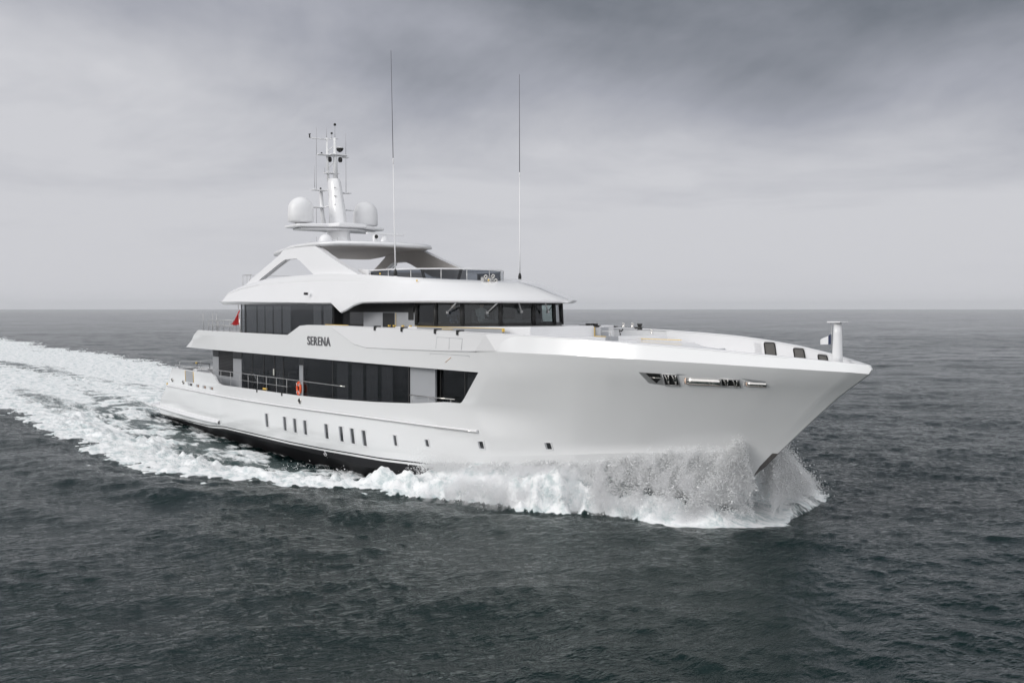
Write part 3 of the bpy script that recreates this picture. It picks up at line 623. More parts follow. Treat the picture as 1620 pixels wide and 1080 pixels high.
# ---- brow roof over the upper deck
st=[ # eave x,y,z  ridge x,y,z
(11.55,4.12,7.11, 11.75,4.02,7.16),(12.3,4.2,7.11,12.5,3.92,7.67),(13.2,4.24,7.10,13.4,3.86,7.87),(14.4,4.27,7.10,14.5,3.82,8.05),(15.6,4.3,7.09,15.7,3.8,8.17),(17.1,4.3,7.07,17.1,3.8,8.30),(19,4.3,7.05,19,3.8,8.36),(20.85,4.3,7.04,20.85,3.8,8.39),(23,4.3,7.01,23,3.8,8.40),(24.3,4.3,7.0,24.3,3.78,8.39),
(25.36,4.3,6.99,25.3,3.76,8.36),(25.85,4.3,6.76,25.8,3.74,8.34),(26.25,4.3,6.57,26.3,3.72,8.32),(26.7,4.3,6.66,26.8,3.7,8.30),(27.4,4.3,6.87,27.5,3.66,8.26),(28.2,4.3,7.01,28.2,3.6,8.22),(29.3,4.29,7.02,29.2,3.45,8.16),(30.3,4.25,7.02,30.0,3.2,8.10),(31.3,4.13,7.03,30.7,2.85,8.06),(32.3,3.88,7.04,31.3,2.45,8.02),
(33.2,3.45,7.04,31.8,2.0,7.99),(34.1,2.8,7.05,32.2,1.55,7.97),(34.95,2.05,7.05,32.5,1.1,7.95),(35.7,1.35,7.06,32.7,.75,7.94),(36.3,.75,7.06,32.85,.4,7.93),(36.7,.3,7.06,32.93,.15,7.93),(36.78,0,7.06,32.95,0,7.93)]
def brow_rows(q,side):
    ex,ey,ez,rx,ry,rz=q; E=np.array((ex,ey,ez)); Rr=np.array((rx,ry,rz)); f=smooth((ex-29)/6)
    out=[]
    def at(t,bul): E0=np.array((ex,ey,max(ez,7.0))); p=E0+(Rr-E0)*t; p=p+np.array((.9*f,.55*(1-f)+.2*f,1.0))*bul; return p
    tuck=max(0,7.03-ez)
    out.append(np.array((ex,max(ey-.25,0) if ey>.3 else ey*.3,7.0)))        # ceiling edge
    out.append(E+np.array((-.03*f,-.06*(1-f),.0)))
    out.append(E+np.array((0,0,.045))); out.append(np.array((ex,ey+.004,max(ez,7.0)+.05)))
    hgt=rz-ez
    for t,bv in ((.25,.015+.05*f),(.5,.03+.08*f),(.72,.03+.07*f)): out.append(at(t,bv*min(1,hgt/.9)))
    g=1-smooth((ex-26)/3); out.append(at(.735,(.03+.07*f-.03*g)*min(1,hgt/.9))); out.append(at(.775,(.045+.05*f)*min(1,hgt/.9)))
    out.append(at(.90,(.03+.02*f)*min(1,hgt/.9))); out.append(Rr+np.array((0,0,.0)))
    cz=max(rz-.18,7.12); out.append(np.array((rx-.06*f,max(ry-.12,0),rz-.02))); out.append(np.array((rx-.1*f,max(ry-.2,0),cz)))
    out.append(np.array((rx-.12*f,0,min(cz,7.86))))
    return [(p[0],side*p[1],p[2]) for p in out]
def subdiv(st):
    out=[]
    for a,b_ in zip(st[:-1],st[1:]):
        for k in range(3): out.append(tuple(np.array(a)*(1-k/3)+np.array(b_)*k/3))
    return out+[st[-1]]
mb=MB()
for side in (-1,1):
    cols=[brow_rows(q,side) for q in subdiv(st)]
    P=[[cols[j][i] for j in range(len(cols))] for i in range(len(cols[0]))]
    mb.grid(P,flip=side>0)
brow=mb.build('brow_roof',WHITE,YACHT,recalc=False); es=brow.modifiers.new('crisp','EDGE_SPLIT'); es.split_angle=R(30)
a0=subdiv(st)
mb=MB(); pl=[(q[0],-max(q[1]-.2,0)) for q in a0]+[(q[0],max(q[1]-.2,0)) for q in a0[::-1]]
mb.add([(x,y,6.998) for x,y in pl],[tuple(range(len(pl)))[::-1]]); mb.build('ceiling',WHITE2,brow,recalc=False)
# aft end of the brow closed
q=brow_rows(st[0],-1); q2=brow_rows(st[0],1); mb=MB(); mb.add(q+q2[::-1],[tuple(range(len(q)*2))]); mb.build('aft_edge',WHITE,brow)
# floodlight on the brow side, lamps and horns on its roof
for side in (-1,1):
    m_=MB(); m_.box((23.05,side*4.36,7.47),(.17,.14,.13)); fl=m_.build('floodlight',WHITE2,YACHT,bevel=.015)
    m_=MB(); m_.box((23.02,side*4.445,7.475),(.12,.04,.11)); m_.box((23.14,side*4.40,7.475),(.03,.1,.11)); m_.build('lens',BLACK,fl)
def horn(c):
    m_=MB(); prof=[(.02,0),(.025,.2),(.05,.28),(.09,.34),(.085,.345),(.02,.30)]
    m_.lathe(c,prof,14,'X'); return m_
for y,z,l in ((-1.25,8.10,0),(-.95,8.12,.1),(-1.15,7.94,.1),(-.85,7.94,.15)):
    h=horn((32.75+l,y,z-.02)); ho=h.build('horn',STEEL,YACHT); 
    m_=MB(); m_.lathe((32.75+l+.30,y,z-.02),[(.06,0),(.055,.01)],12,'X'); m_.build('mouth',BLACK,ho)
MB().bx(32.8,33.0,-1.3,-.8,7.80,8.05).build('horn_bracket',STEELPOST,YACHT)
for x,y,z in ((28.6,-3.62,8.24),(30.9,-3.2,7.9),(33.2,-1.2,7.9)): MB().lathe((x,y,z),[(.03,0),(.035,.02),(.03,.06),(.01,.08)],8).build('yellow_light',YEL,YACHT)
# ---- sundeck: deck, windscreen, arches, hardtop
m_=MB(); m_.prism([(12.6,3.7),(28,3.5),(30,2.9),(32,1.5),(32,-1.5),(30,-2.9),(28,-3.5),(12.6,-3.7)],7.60,7.84,'Z'); m_.build('sun_deck',WHITE2,YACHT)
gp=[(26.6,2.95),(28.0,2.85),(29.3,2.5),(30.3,1.6),(30.8,.6)]
gplan=[(x,-y) for x,y in gp]+[(x,y) for x,y in gp[::-1]]
sc_=MB(); P=[[(x,y,7.86) for x,y in gplan],[(x,y,8.45) for x,y in gplan]]; sc_.grid(P,smooth=False); so=sc_.build('sundeck_windscreen',SMOKE,YACHT,recalc=False)
m_=MB(); m_.tube([(25.6,-3.0,8.57)]+[(x,y,8.49) for x,y in gplan]+[(25.6,3.0,8.57)],.028,8); m_.build('cap_rail',WHITE2,so)
for x,y in gplan: MB().tube([(x,y,7.86),(x,y,8.48)],.022,6).build('post',STEELPOST,so)
for side in (-1,1):
    m_=MB(); m_.bx(25.6,26.55,side*2.98,side*3.02,8.1,8.52); m_.build('side_screen',WHITE,so)
# furniture
m_=MB(); m_.prism([(20.0,1.6),(24.0,1.6),(24.0,-.6),(20.0,-.6)],7.85,8.55,'Z'); m_.build('bar_counter',UNDER,YACHT,bevel=.04)
m_=MB(); m_.box((28.6,.5,8.2),(.12,.08,.8),Matrix.Rotation(.45,3,'Y')); m_.box((28.0,-1.0,8.2),(.12,.08,.8),Matrix.Rotation(-.45,3,'Y')); m_.build('folded_parasol',BLACK,YACHT)
def arch(side):
    yl=lambda p: side*(3.55-.30*(p[1]-8.3)/1.5)
    yi=lambda p: side*(3.55-.30*(p[1]-8.3)/1.5-.30)
    def cr(pts,n=6):
        return pts
    outer=[(14.35,8.05),(14.95,8.55),(15.85,9.0),(16.8,9.42),(17.4,9.66),(18.0,9.86),(19.5,9.95),(21.0,9.93),(21.7,9.80),(22.2,9.65),(23.3,9.30),(24.4,8.98),(25.4,8.68),(26.5,8.33),(26.6,8.2),(24.3,8.2),(22.2,8.2)]
    inner=[(22.0,8.43),(21.3,8.75),(20.4,9.12),(19.95,9.25),(19.4,9.31),(18.7,9.28),(18.2,9.20),(17.6,8.98),(16.9,8.70),(16.2,8.40),(15.9,8.1)]
    # aft leg + top + forward leg as one ring-like solid built from quads between the two outlines
    A=[(14.2,8.1),(14.75,8.38),(15.8,8.78),(16.9,9.22),(17.75,9.58),(18.2,9.86),(18.9,9.99),(20.4,10.01),(21.5,9.86),(22.2,9.64),(23.2,9.30),(24.3,8.96),(25.4,8.64),(26.7,8.28)]
    B=[(15.4,8.0),(16.0,8.36),(16.8,8.66),(17.6,8.97),(18.25,9.20),(18.55,9.28),(19.2,9.28),(19.85,9.27),(20.3,9.14),(20.9,8.90),(21.6,8.62),(22.15,8.42),(23.6,8.30),(26.6,8.18)]
    mb=MB()
    def yo(p,o): return side*(3.60-.42*(p[1]-8.2)/1.7-o)
    rows=[]
    for o,k in ((.30,0),(.0,0),(.0,1),(.30,1)):
        src=A if k==0 else B
        rows.append([(p[0],yo(p,o),p[1]) for p in src])
    # outer face bulge
    mid=[((a[0]+b_[0])/2,yo(((a[0]+b_[0])/2,(a[1]+b_[1])/2),-.03),(a[1]+b_[1])/2) for a,b_ in zip(A,B)]
    rows.insert(2,mid); rows.append(rows[0])
    mb.grid(rows,flip=side<0,smooth=True)
    mb.add([rows[i][-1] for i in range(5)],[(0,1,2,3,4)])
    o=mb.build('arch_leg',[WHITE],YACHT)
    b=o.modifiers.new('edge','EDGE_SPLIT'); b.split_angle=R(38)
    # inner trim of the opening
    MB().tube([(p[0]+.25,yo(p,.05),p[1]) for p in [(15.75,8.25)]+B[1:5]],.03,6).build('trim_line',GREYWALL,o)
    mb=MB(); mb.grid([[(p[0],yo(p,.305),p[1]-.02) for p in A],[(p[0],yo(p,.305),p[1]+.02) for p in B]],flip=side>0); mb.build('inner_lining',UNDER,o)
for side in (-1,1): arch(side)
ht=MB(); out=[]; 
hp=[(16.1,2.2),(16.25,2.95),(16.9,3.2),(19.5,3.25),(21.5,3.27),(22.3,3.15),(23.1,2.6),(23.6,1.6),(23.8,.6)]
hplan=[(x,-y) for x,y in hp]+[(x,y) for x,y in hp[::-1]]+[(16.1,-2.2)]
cx=20.0
def hz(x): return -.30*smooth((18.6-x)/2.6)
rows=[]
for s_,dz_ in ((.0,9.86),(.6,9.83),(.93,9.80),(.985,9.84),(1.0,9.90),(.99,9.97),(.94,10.04),(.8,10.08),(.5,10.12),(0,10.14)):
    rows.append([(cx+(x-cx)*s_,y*s_,dz_+hz(cx+(x-cx)*s_)*(1)) for x,y in hplan])
ht.grid(rows[2:],flip=False); hto=ht.build('hardtop',WHITE,YACHT)
ht=MB(); ht.grid(rows[:3]); ht.build('underside',UNDER,hto)
# small rail and steps aft of the arch
m_=MB(); m_.tube([(13.0,-3.3,8.62),(14.6,-3.45,8.62)],.015,6); m_.tube([(13.0,-3.3,8.62),(13.0,-3.3,7.8)],.015,6); m_.tube([(13.7,-3.36,8.62),(13.7,-3.36,7.8)],.012,6); m_.tube([(14.3,-3.4,8.62),(14.0,-3.4,7.9)],.02,6)
m_.tube([(13.0,-3.3,8.62),(13.0,3.3,8.62)],.015,6); m_.tube([(13.0,3.3,8.62),(13.0,3.3,7.8)],.012,6); m_.build('sundeck_rail',STEELPOST,YACHT)
# upper deck aft rail
m_=MB(); yy=4.0
for side in (-1,1):
    m_.tube([(9.6,side*yy,6.10),(13.4,side*yy,6.13)],.018,6); m_.tube([(9.6,side*yy,5.8),(13.4,side*yy,5.82)],.012,6)
    for x in (9.6,10.3,11.0,11.9,12.8): m_.tube([(x,side*yy,5.5),(x,side*yy,6.11)],.014,6)
m_.tube([(9.6,-yy,6.10),(9.6,yy,6.10)],.018,6); m_.tube([(9.6,-yy,5.8),(9.6,yy,5.8)],.012,6)
for y in np.linspace(-3.4,3.4,9): m_.tube([(9.6,y,5.5),(9.6,y,6.1)],.014,6)
for y in (-4.3,-3.75,-3.5,-2.3): m_.tube([(9.6,y,5.5),(9.6,y,6.52)],.018,6)
m_.build('aft_rail',STEELPOST,YACHT)
# ---- mast
mast=MB(); rows=[]
for z,x,a,b_ in ((10.1,18.1,.95,.55),(10.6,18.0,.9,.5),(11.1,17.95,.85,.5)):
    rows.append([(x+a*math.cos(t),b_*math.sin(t),z) for t in np.linspace(0,2*math.pi,25)])
mast.grid(rows)
rows=[]
for z,x,a,b_ in ((11.15,17.95,.66,.44),(12.0,17.85,.59,.40),(13.0,17.65,.50,.34),(13.6,17.5,.46,.31),(13.74,17.46,.38,.25),(13.78,17.44,.05,.03)):
    rows.append([(x+a*math.cos(t),b_*math.sin(t),z) for t in np.linspace(0,2*math.pi,25)])
mast.grid(rows); mo=mast.build('mast',WHITE,YACHT)
wing=MB(); wing.prism([(17.0,2.2),(18.0,2.2),(19.0,.6),(19.0,-.6),(18.0,-2.2),(17.0,-2.2)],10.90,11.01,'Z'); wp_=[(16.75,2.55),(18.25,2.60),(18.5,2.5),(19.0,1.1),(19.6,.8),(19.65,0)]
pl=[(x,y) for x,y in wp_]+[(x,-y) for x,y in wp_[:-1][::-1]]+[(16.5,-1.0),(16.4,0),(16.5,1.0)]
wing.prism(pl,lambda p:11.02-.0*abs(p[1]),lambda p:11.24-.03*abs(p[1]),'Z'); wing.build('dome_wing',WHITE,mo,bevel=.06)
for y in (-1.93,1.93):
    d=MB(); prof=[(.30,-.0),(.42,.02),(.64,.06),(.672,.11),(.672,.45),(.667,.72)]+[(.66*math.cos(R(t)),.72+.66*math.sin(R(t))) for t in range(8,90,8)]+[(.01,1.38)]
    d.lathe((17.45,y,11.27),prof,36); do=d.build('satellite_dome',WHITE2,YACHT)
    MB().lathe((17.45,y,11.18),[(.34,0),(.30,.10)],20).build('dome_base',STEELPOST,do)
def shelf(x,y,z,dx,dy): m_=MB(); m_.box((x,y,z),(dx,dy,.05)); return m_.build('mast_shelf',WHITE2,mo,bevel=.015)
shelf(17.1,-.75,13.12,.5,.7); shelf(17.5,.75,13.02,.4,.45); shelf(17.1,-.78,12.2,.5,.75); shelf(17.6,.85,12.1,.4,.45)
shelf(17.3,-.05,14.05,.45,.75); shelf(17.3,-.35,15.0,.4,1.0); shelf(17.4,.3,15.04,.5,1.0); shelf(17.4,.75,14.95,.2,.35)
m_=MB(); m_.tube([(17.05,-.28,10.9),(16.95,-.42,11.8),(16.85,-.45,13.1)],[.13,.11,.09],10); m_.tube([(17.25,-.22,13.6),(17.18,-.24,15.95)],[.075,.06],10); m_.tube([(17.45,.12,13.6),(17.42,.12,14.8),(17.4,.1,15.95)],[.13,.11,.07],10); m_.tube([(17.25,-.24,14.3),(17.43,.12,14.75)],.03,6); m_.tube([(17.25,-.24,15.2),(17.41,.12,15.6)],.03,6); m_.tube([(16.9,-.45,12.2),(17.5,-.2,12.3)],.04,6); m_.tube([(16.9,-.45,13.1),(17.5,-.2,13.15)],.04,6)
m_.build('mast_pole',WHITE2,mo)
m_=MB(); m_.tube([(17.2,-.25,15.85),(17.1,-1.2,15.86)],.035,8); m_.tube([(17.2,-.25,15.88),(17.4,.3,15.92)],.03,8); m_.build('yard',WHITE2,mo)
def whip(pts,r0,r1,name='whip_antenna',mat=None,par=None):
    m_=MB(); n=len(pts); m_.tube(pts,[r0+(r1-r0)*k/(n-1) for k in range(n)],6); return m_.build(name,mat or GREYMATT,par or mo)
for (x,y,z0_,z1_) in ((17.15,-.85,15.0,16.45),(17.3,-1.05,13.2,14.35),(17.15,-.25,15.9,16.5),(17.4,.12,15.9,16.65),(17.5,.72,14.95,16.25),(17.5,.72,13.0,14.9),(17.1,-.85,13.1,15.0),(17.0,-.8,11.25,12.2),(17.1,-.35,14.05,14.35)):
    whip([(x,y,z0_),(x,y,(z0_+z1_)/2),(x,y,z1_)],.018,.010)
def lamp(x,y,z,r_=.06,h=.12,mat=BLACK): 
    m_=MB(); m_.lathe((x,y,z),[(r_*.7,0),(r_,.02),(r_,h*.7),(r_*.5,h)],12); return m_.build('navigation_light',mat,mo)
lamp(17.4,.12,16.6,.07,.13); lamp(17.3,-.02,16.15,.06,.10); lamp(17.15,-.55,15.05,.05,.1); lamp(17.15,-.62,13.16,.05,.1)
m_=MB(); m_.tube([(17.3,-.02,15.9),(17.3,-.02,16.15)],.015,6); m_.build('lamp_stem',STEELPOST,mo)
m_=MB(); m_.lathe((17.45,.38,15.2),[(.05,0),(.14,.06),(.2,.16),(.21,.20)],18); r1=m_.build('radome',BLACK,mo); MB().lathe((17.45,.38,15.41),[(.205,0),(.18,.06),(.02,.08)],18).build('cap',WHITE2,r1)
for x,y in ((17.25,-.12),(17.5,.38)):
    m_=MB(); m_.lathe((x,y,14.68),[(.05,.25),(.1,.22),(.12,.1),(.10,.0),(.04,-.03)],14); m_.build('camera_ball',BLACK,mo)
m_=MB(); m_.box((17.1,-1.22,15.96),(.06,.05,.2)); m_.box((17.1,-1.22,16.06),(.2,.05,.03)); m_.build('wind_vane',BLACK,mo)
for z in (13.2,12.75,12.3,11.85): MB().box((18.2-.09*(z-11.8),-.26,z),(.07,.14,.035)).build('mast_step',STEELPOST,mo)
# radars on the hardtop
rd=MB(); rd.lathe((21.0,1.05,10.1),[(.2,0),(.2,.18),(.14,.3),(.1,.42)],16); ro=rd.build('radar',WHITE2,YACHT)
MB().box((21.0,1.1,10.62),(.16,2.3,.10),Matrix.Rotation(R(4),3,'Z')).build('radar_bar',WHITE2,ro,bevel=.03)
m_=MB(); m_.box((21.3,.35,10.42),(.22,.24,.22)); m_.box((21.3,.3,10.2),(.15,.15,.3)); ro2=m_.build('searchlight',WHITE2,YACHT,bevel=.03)
MB().lathe((21.41,.33,10.44),[(.10,0),(.10,.03),(.07,.035)],14,'X').build('lens',BLACK,ro2)
m_=MB(); m_.lathe((20.6,-2.1,9.98),[(.34,0),(.36,.2),(.27,.42),(.12,.5)],18); m_.build('radome',WHITE2,YACHT)
for x,y in ((20.6,-2.6),(20.9,-1.6)): whip([(x,y,10.0),(x,y,10.35)],.018,.015,par=YACHT)
# tall whip antennas on the brow, one each side
for side,xb_,yb_,tip in ((-1,29.35,-3.3,(29.05,-3.3,17.75)),(1,29.0,3.7,(28.9,3.75,17.75))):
    bz=8.12; b0=Vector((xb_,yb_,bz)); t0=Vector(tip)
    P=[b0+(t0-b0)*k for k in (.0,.02,.03,.15,.5,.505,.52,.525,.75,1)]
    m_=MB(); m_.tube(P[2:5],[.034,.027,.020],8); m_.tube(P[4:8],[.020,.030,.030,.018],8); wo_=m_.build('whip_antenna',WHITE2,YACHT); m_=MB(); m_.tube(P[7:],[.017,.014,.011],6); m_.build('whip_tip',pmat('dark_whip',(.09,.09,.10),.6),wo_)
    m_=MB(); m_.lathe((xb_,yb_,bz+.02),[(.05,0),(.075,.02),(.08,.16),(.06,.24),(.04,.3)],12); m_.build('insulator',BLACK,wo_)
    m_=MB(); m_.lathe((xb_,yb_,bz-.12),[(.13,0),(.13,.02),(.08,.05),(.08,.16)],14); m_.build('base',WHITE2,wo_)
# ================================================================ loose things aboard
rb_=empty('ring_buoy',(22.0,-4.28,2.95)); rb_.rotation_euler=(0,0,R(-9)); tag(rb_,'orange ring buoy hanging on the main deck side rail amidships','life ring')
mb=MB(); rows=[]
for i in range(29):
    a=2*math.pi*i/28; rows.append([((.27+.075*math.cos(b_))*math.cos(a),.06*math.sin(b_),(.27+.075*math.cos(b_))*math.sin(a)) for b_ in np.linspace(0,2*math.pi,11)])
mb.grid(rows); mb.build('ring',ORANGE,rb_)
for a in (45,135,225,315):
    m_=MB(); c=(.27*math.cos(R(a)),0,.27*math.sin(R(a))); m_.box(c,(.17,.135,.05),Matrix.Rotation(-R(a),3,'Y')); m_.build('band',pmat('reflective_band',(.6,.6,.6),.4),rb_,bevel=.01)
# ensign on its raked staff at the aft end of the upper deck
en=empty('ensign',(9.8,-2.38,5.06)); tag(en,'red ensign hanging from the raked staff on the upper deck aft','flag')
MB().tube([(.6,0,.0),(-.35,.25,2.0)],[.035,.02],8).build('flagstaff',STEEL,en)
mb=MB(); P=[]
for i in range(15):
    t=i/14; row=[]
    for j in range(13):
        s_=j/12; w=.05*math.sin(s_*13+t*3)*(.4+t); drop=.75*s_*t
        row.append((-.30+.36*t+.24*s_-.34*t*s_,.24-.08*t-.48*s_*t+w,1.75-.98*t-.20*s_*(1-t)+.03*math.sin(s_*9)))
    P.append(row)
mb.grid(P); mb.build('cloth',RED,en,recalc=False)
# bow pennant beside the jackstaff
pn=empty('bow_pennant',(48.62,-.12,5.9)); tag(pn,'small white and navy pennant flying beside the bow jackstaff','flag')
MB().tube([(.17,0,-.35),(.17,0,.48)],.008,6).build('halyard',STEELPOST,pn)
for nm_,x0,x1,mt in (('navy_cloth',.05,.17,CLOTHBLUE),('white_cloth',-.22,.05,WHITE2)):
    P=[]
    for i in range(7):
        t=i/6; P.append([(x,.025*math.sin((x)*22+t),(-.02-.10*(.17-x)/.39)+(t-.5)*(.30-.55*(.17-x)*.75)) for x in np.linspace(x0,x1,8)])
    mb=MB(); mb.grid(P); mb.build(nm_,mt,pn,recalc=False)
# ================================================================ sea
def tile_spectrum(n,Lm,kp,slope,wdir,seed,kmax=None,spread=2.0,power=4.0):
    rng=np.random.default_rng(seed); k1=2*np.pi*np.fft.fftfreq(n,Lm/n); kx,ky=np.meshgrid(k1,k1,indexing='ij'); k=np.hypot(kx,ky); k[0,0]=1e9
    cosd=(kx*wdir[0]+ky*wdir[1])/k
    S=k**-power*np.exp(-(kp/k)**2)*(np.abs(cosd)**spread*.85+.15)
    if kmax: S*=np.exp(-(k/kmax)**4)
    S[0,0]=0
    a=(rng.standard_normal((n,n))+1j*rng.standard_normal((n,n)))*np.sqrt(S)
    h=np.fft.ifft2(a).real; dx=np.fft.ifft2(a*(-1j)*kx/k).real; dy=np.fft.ifft2(a*(-1j)*ky/k).real
    gx=np.fft.ifft2(a*1j*kx).real; s=slope/gx.std()/1.0
    return h*s,dx*s,dy*s
def samp(T,Lm,x,y):
    n=T.shape[0]; u=(x/Lm*n)%n; v=(y/Lm*n)%n; i=np.floor(u).astype(int)%n; j=np.floor(v).astype(int)%n; fu=u-np.floor(u); fv=v-np.floor(v); i1=(i+1)%n; j1=(j+1)%n
    return T[i,j]*(1-fu)*(1-fv)+T[i1,j]*fu*(1-fv)+T[i,j1]*(1-fu)*fv+T[i1,j1]*fu*fv
def sst(a,b,x): t=np.clip((x-a)/(b-a),0,1); return t*t*(3-2*t)
WD=np.array([-.86,.50]); WD/=np.hypot(*WD)
TA=tile_spectrum(512,131.,.50,.038,WD,3,kmax=12,spread=2.5); TB=tile_spectrum(512,29.7,2.6,.085,WD,5,kmax=45,spread=1.6,power=3.6)
# rough noise tiles for foam lumps
def noise_tile(n,Lm,lo,hi,seed,p=1.5):
    rng=np.random.default_rng(seed); k1=2*np.pi*np.fft.fftfreq(n,Lm/n); kx,ky=np.meshgrid(k1,k1,indexing='ij'); k=np.hypot(kx,ky); k[0,0]=1e9
    S=k**-p*np.exp(-(2*np.pi/lo/k)**4)*np.exp(-(k*hi/2/np.pi)**4); h=np.fft.ifft2(rng.standard_normal((n,n))*S+1j*rng.standard_normal((n,n))*S).real; return h/h.std()
T1=noise_tile(512,61.,9,.35,11); T2=noise_tile(1024,37.,2.5,.22,12,1.5); T3=noise_tile(512,173.,60,4.,13)
HAZE=4.5e-5; MIST=4.0
EDGE=[(-3000,160),(-400,34),(-160,20),(-80,17),(-30,14.3),(-5,12.6),(2.5,12.0),(15,12.0),(20,12.1),(25,11.4),(28,10.2),(30.5,8.9),(33,7.4),(35,6.4),(38,5.4),(40,4.5),(42,3.4),(43,2.9),(44,2.5),(45,2.2),(45.7,1.7),(46.2,1.1),(46.6,.6)]
EDGE_P=[(-3000,160),(-400,34),(-160,20),(-80,17),(-30,14.3),(-5,12.6),(20,12.1),(30,10.),(35,8.6),(38,7.6),(40,7.0),(43,6.3),(44,5.9),(44.8,5.2),(45.4,3.8),(45.9,2.2),(46.3,1.2),(46.6,.6)]
WID=[(-.8,0),(-.7,4.2),(12,4.4),(30,4.3),(34,4.05),(37,3.5),(40,2.6),(42.5,1.5),(44.6,.3),(45.2,0)]
HS=[(-200,0),(-20,.05),(-3,.1),(0,-.25),(6,-.42),(12,-.5),(18,-.62),(24,-.62),(28,-.52),(30,-.42),(32,-.15),(33,.2),(34.3,.7),(36,.95),(39,1.35),(40.5,1.5),(41.8,1.1),(43,.65),(44.5,.5),(45.5,.35),(46.4,.1)]
RIDGE=[(-200,0),(-60,.05),(-5,.12),(10,.15),(20,.16),(26,.18),(30,.22),(34,.32),(40,.38),(44,.42),(45.6,.35),(46.4,.1)]
INNER=[(-30,2.0),(-10,5.0),(0,7.6),(8,8.2),(15,8.3),(20,8.4),(22,7.6),(25,6.7),(28,5.5),(30.5,4.9),(32.5,4.5),(34,3.6),(36,2.0),(46,0)]
def wake(x,y):
    a=np.abs(y); wob=samp(T1,61.,x,y)*.32+samp(T3,173.,x*.9,y)*np.where(x<10,.6,.15)
    W=itp(x,WID); sb=sst(-1.0,1.0,y); E=itp(x,EDGE_P)*sb+itp(x,EDGE)*(1-sb)+wob*np.clip((46.4-x)/6,.15,1)*np.where(x<-40,1.5,1.)
    I=itp(x,INNER); Hs=itp(x,HS); Rg=itp(x,RIDGE)
    t=(a-W)/np.maximum(E-W,.05); inwake=(x<46.6)
    n2=samp(T2,37.,x,y); n1=samp(T1,61.,x*1.0+17,y*1.6)
    t=t+(.035*n2+.03*n1)*sst(46.4,43.5,x)
    fall=sst(1.04,.66,t)
    base=Hs*np.clip(1-.62*np.clip(t,0,1),0,1)
    # aft of amidships the slope near the hull is only a trough
    base=np.where(x<31,Hs*sst(.95,.15,t),base)
    rt=np.exp(-((t-.80)/.16)**2)
    h=(base+Rg*rt*(1+.35*n1))*fall
    h=np.where(t<0,np.minimum(base,.0)-.25*np.clip(-(t)*6,0,1),h)
    # foam cover
    te=t-.08*sst(43,45,x); belt=sst(-.12,.10,(a-I)/np.maximum(E-I,.1))*sst(1.045,.99,te)
    inner=(.48+.16*sst(16,4,x))*sst(1.0,.9,t)
    f=np.maximum(belt*(.93+.05*n1),inner*(.75+.4*n1))
    full=sst(32.6,34.6,x); f=np.maximum(f,full*sst(1.045,.99,te))
    bowgap=sst(40.3,42.3,x)*sst(.78,.55,t)*sst(45.7,45.0,x)*sst(.3,-.3,y); f=f*(1-.93*bowgap)
    aftz=sst(1.5,-4,x); core=sst(9.5,5.5,a)
    fa=np.maximum(f,(.52+.10*n1+.13*samp(T3,173.,x*.30,y*2.2))*core)
    gap=np.exp(-((a-(7.5+.02*x))/1.3)**2)*sst(-60,0,x); fa=fa*(1-.42*gap)
    far=sst(-420,-120,x); fa=fa*(.55+.45*far)
    f=f*(1-aftz)+aftz*np.where(t<1.0,fa,0)
    f=f+aftz*f*.12*samp(T3,173.,x*.35+50,y*2.6); f=np.clip(f,0,1.05)*sst(46.8,46.5,x+.08*n1)
    # streaks left on the hull side of the ridge
    am=np.interp(x,[-200,-20,0,20,32,36,42,46],[.01,.025,.03,.035,.07,.12,.12,.08])
    h=h+f*am*(.45*n2+.75*n1)*sst(0,np.where(x<33,.22,.06),t)*sst(1.05,.85,t)
    # stern hump and hollow
    h=h+aftz*(-.30*np.exp(-((x+1.5)/3.)**2)*sst(5,2,a)+.32*np.exp(-((x+9)/5.)**2)*sst(6,1,a))
    h=h*(1-.72*sst(-.5,1.0,y)*sst(42.5,44,x))
    f=f*(1-.62*sst(.5,1.5,y)*sst(43.5,44.5,x)*sst(.75,1.0,t+.18*n1))
    aer=np.clip(np.maximum(f,.55*sst(1,.8,t))*inwake,0,1)*np.where(t<0,0,1)
    # divergent bow wave running outside the foam
    ph=(a-E); out=sst(0,.8,ph)*np.exp(-np.maximum(ph,0)/7.)*np.exp(-((np.clip(44-x,0,None))/60.)); 
    h=h+.20*out*np.sin(np.maximum(ph,0)*1.05-1.1)*np.where(x<45,1,0)*sst(46,40,x)
    calm=np.where(inwake,.10+.25*sst(.1,.5,t)+.65*sst(.95,1.05,t),1.)
    return h*sst(46.5,45.2,x),f,aer,calm
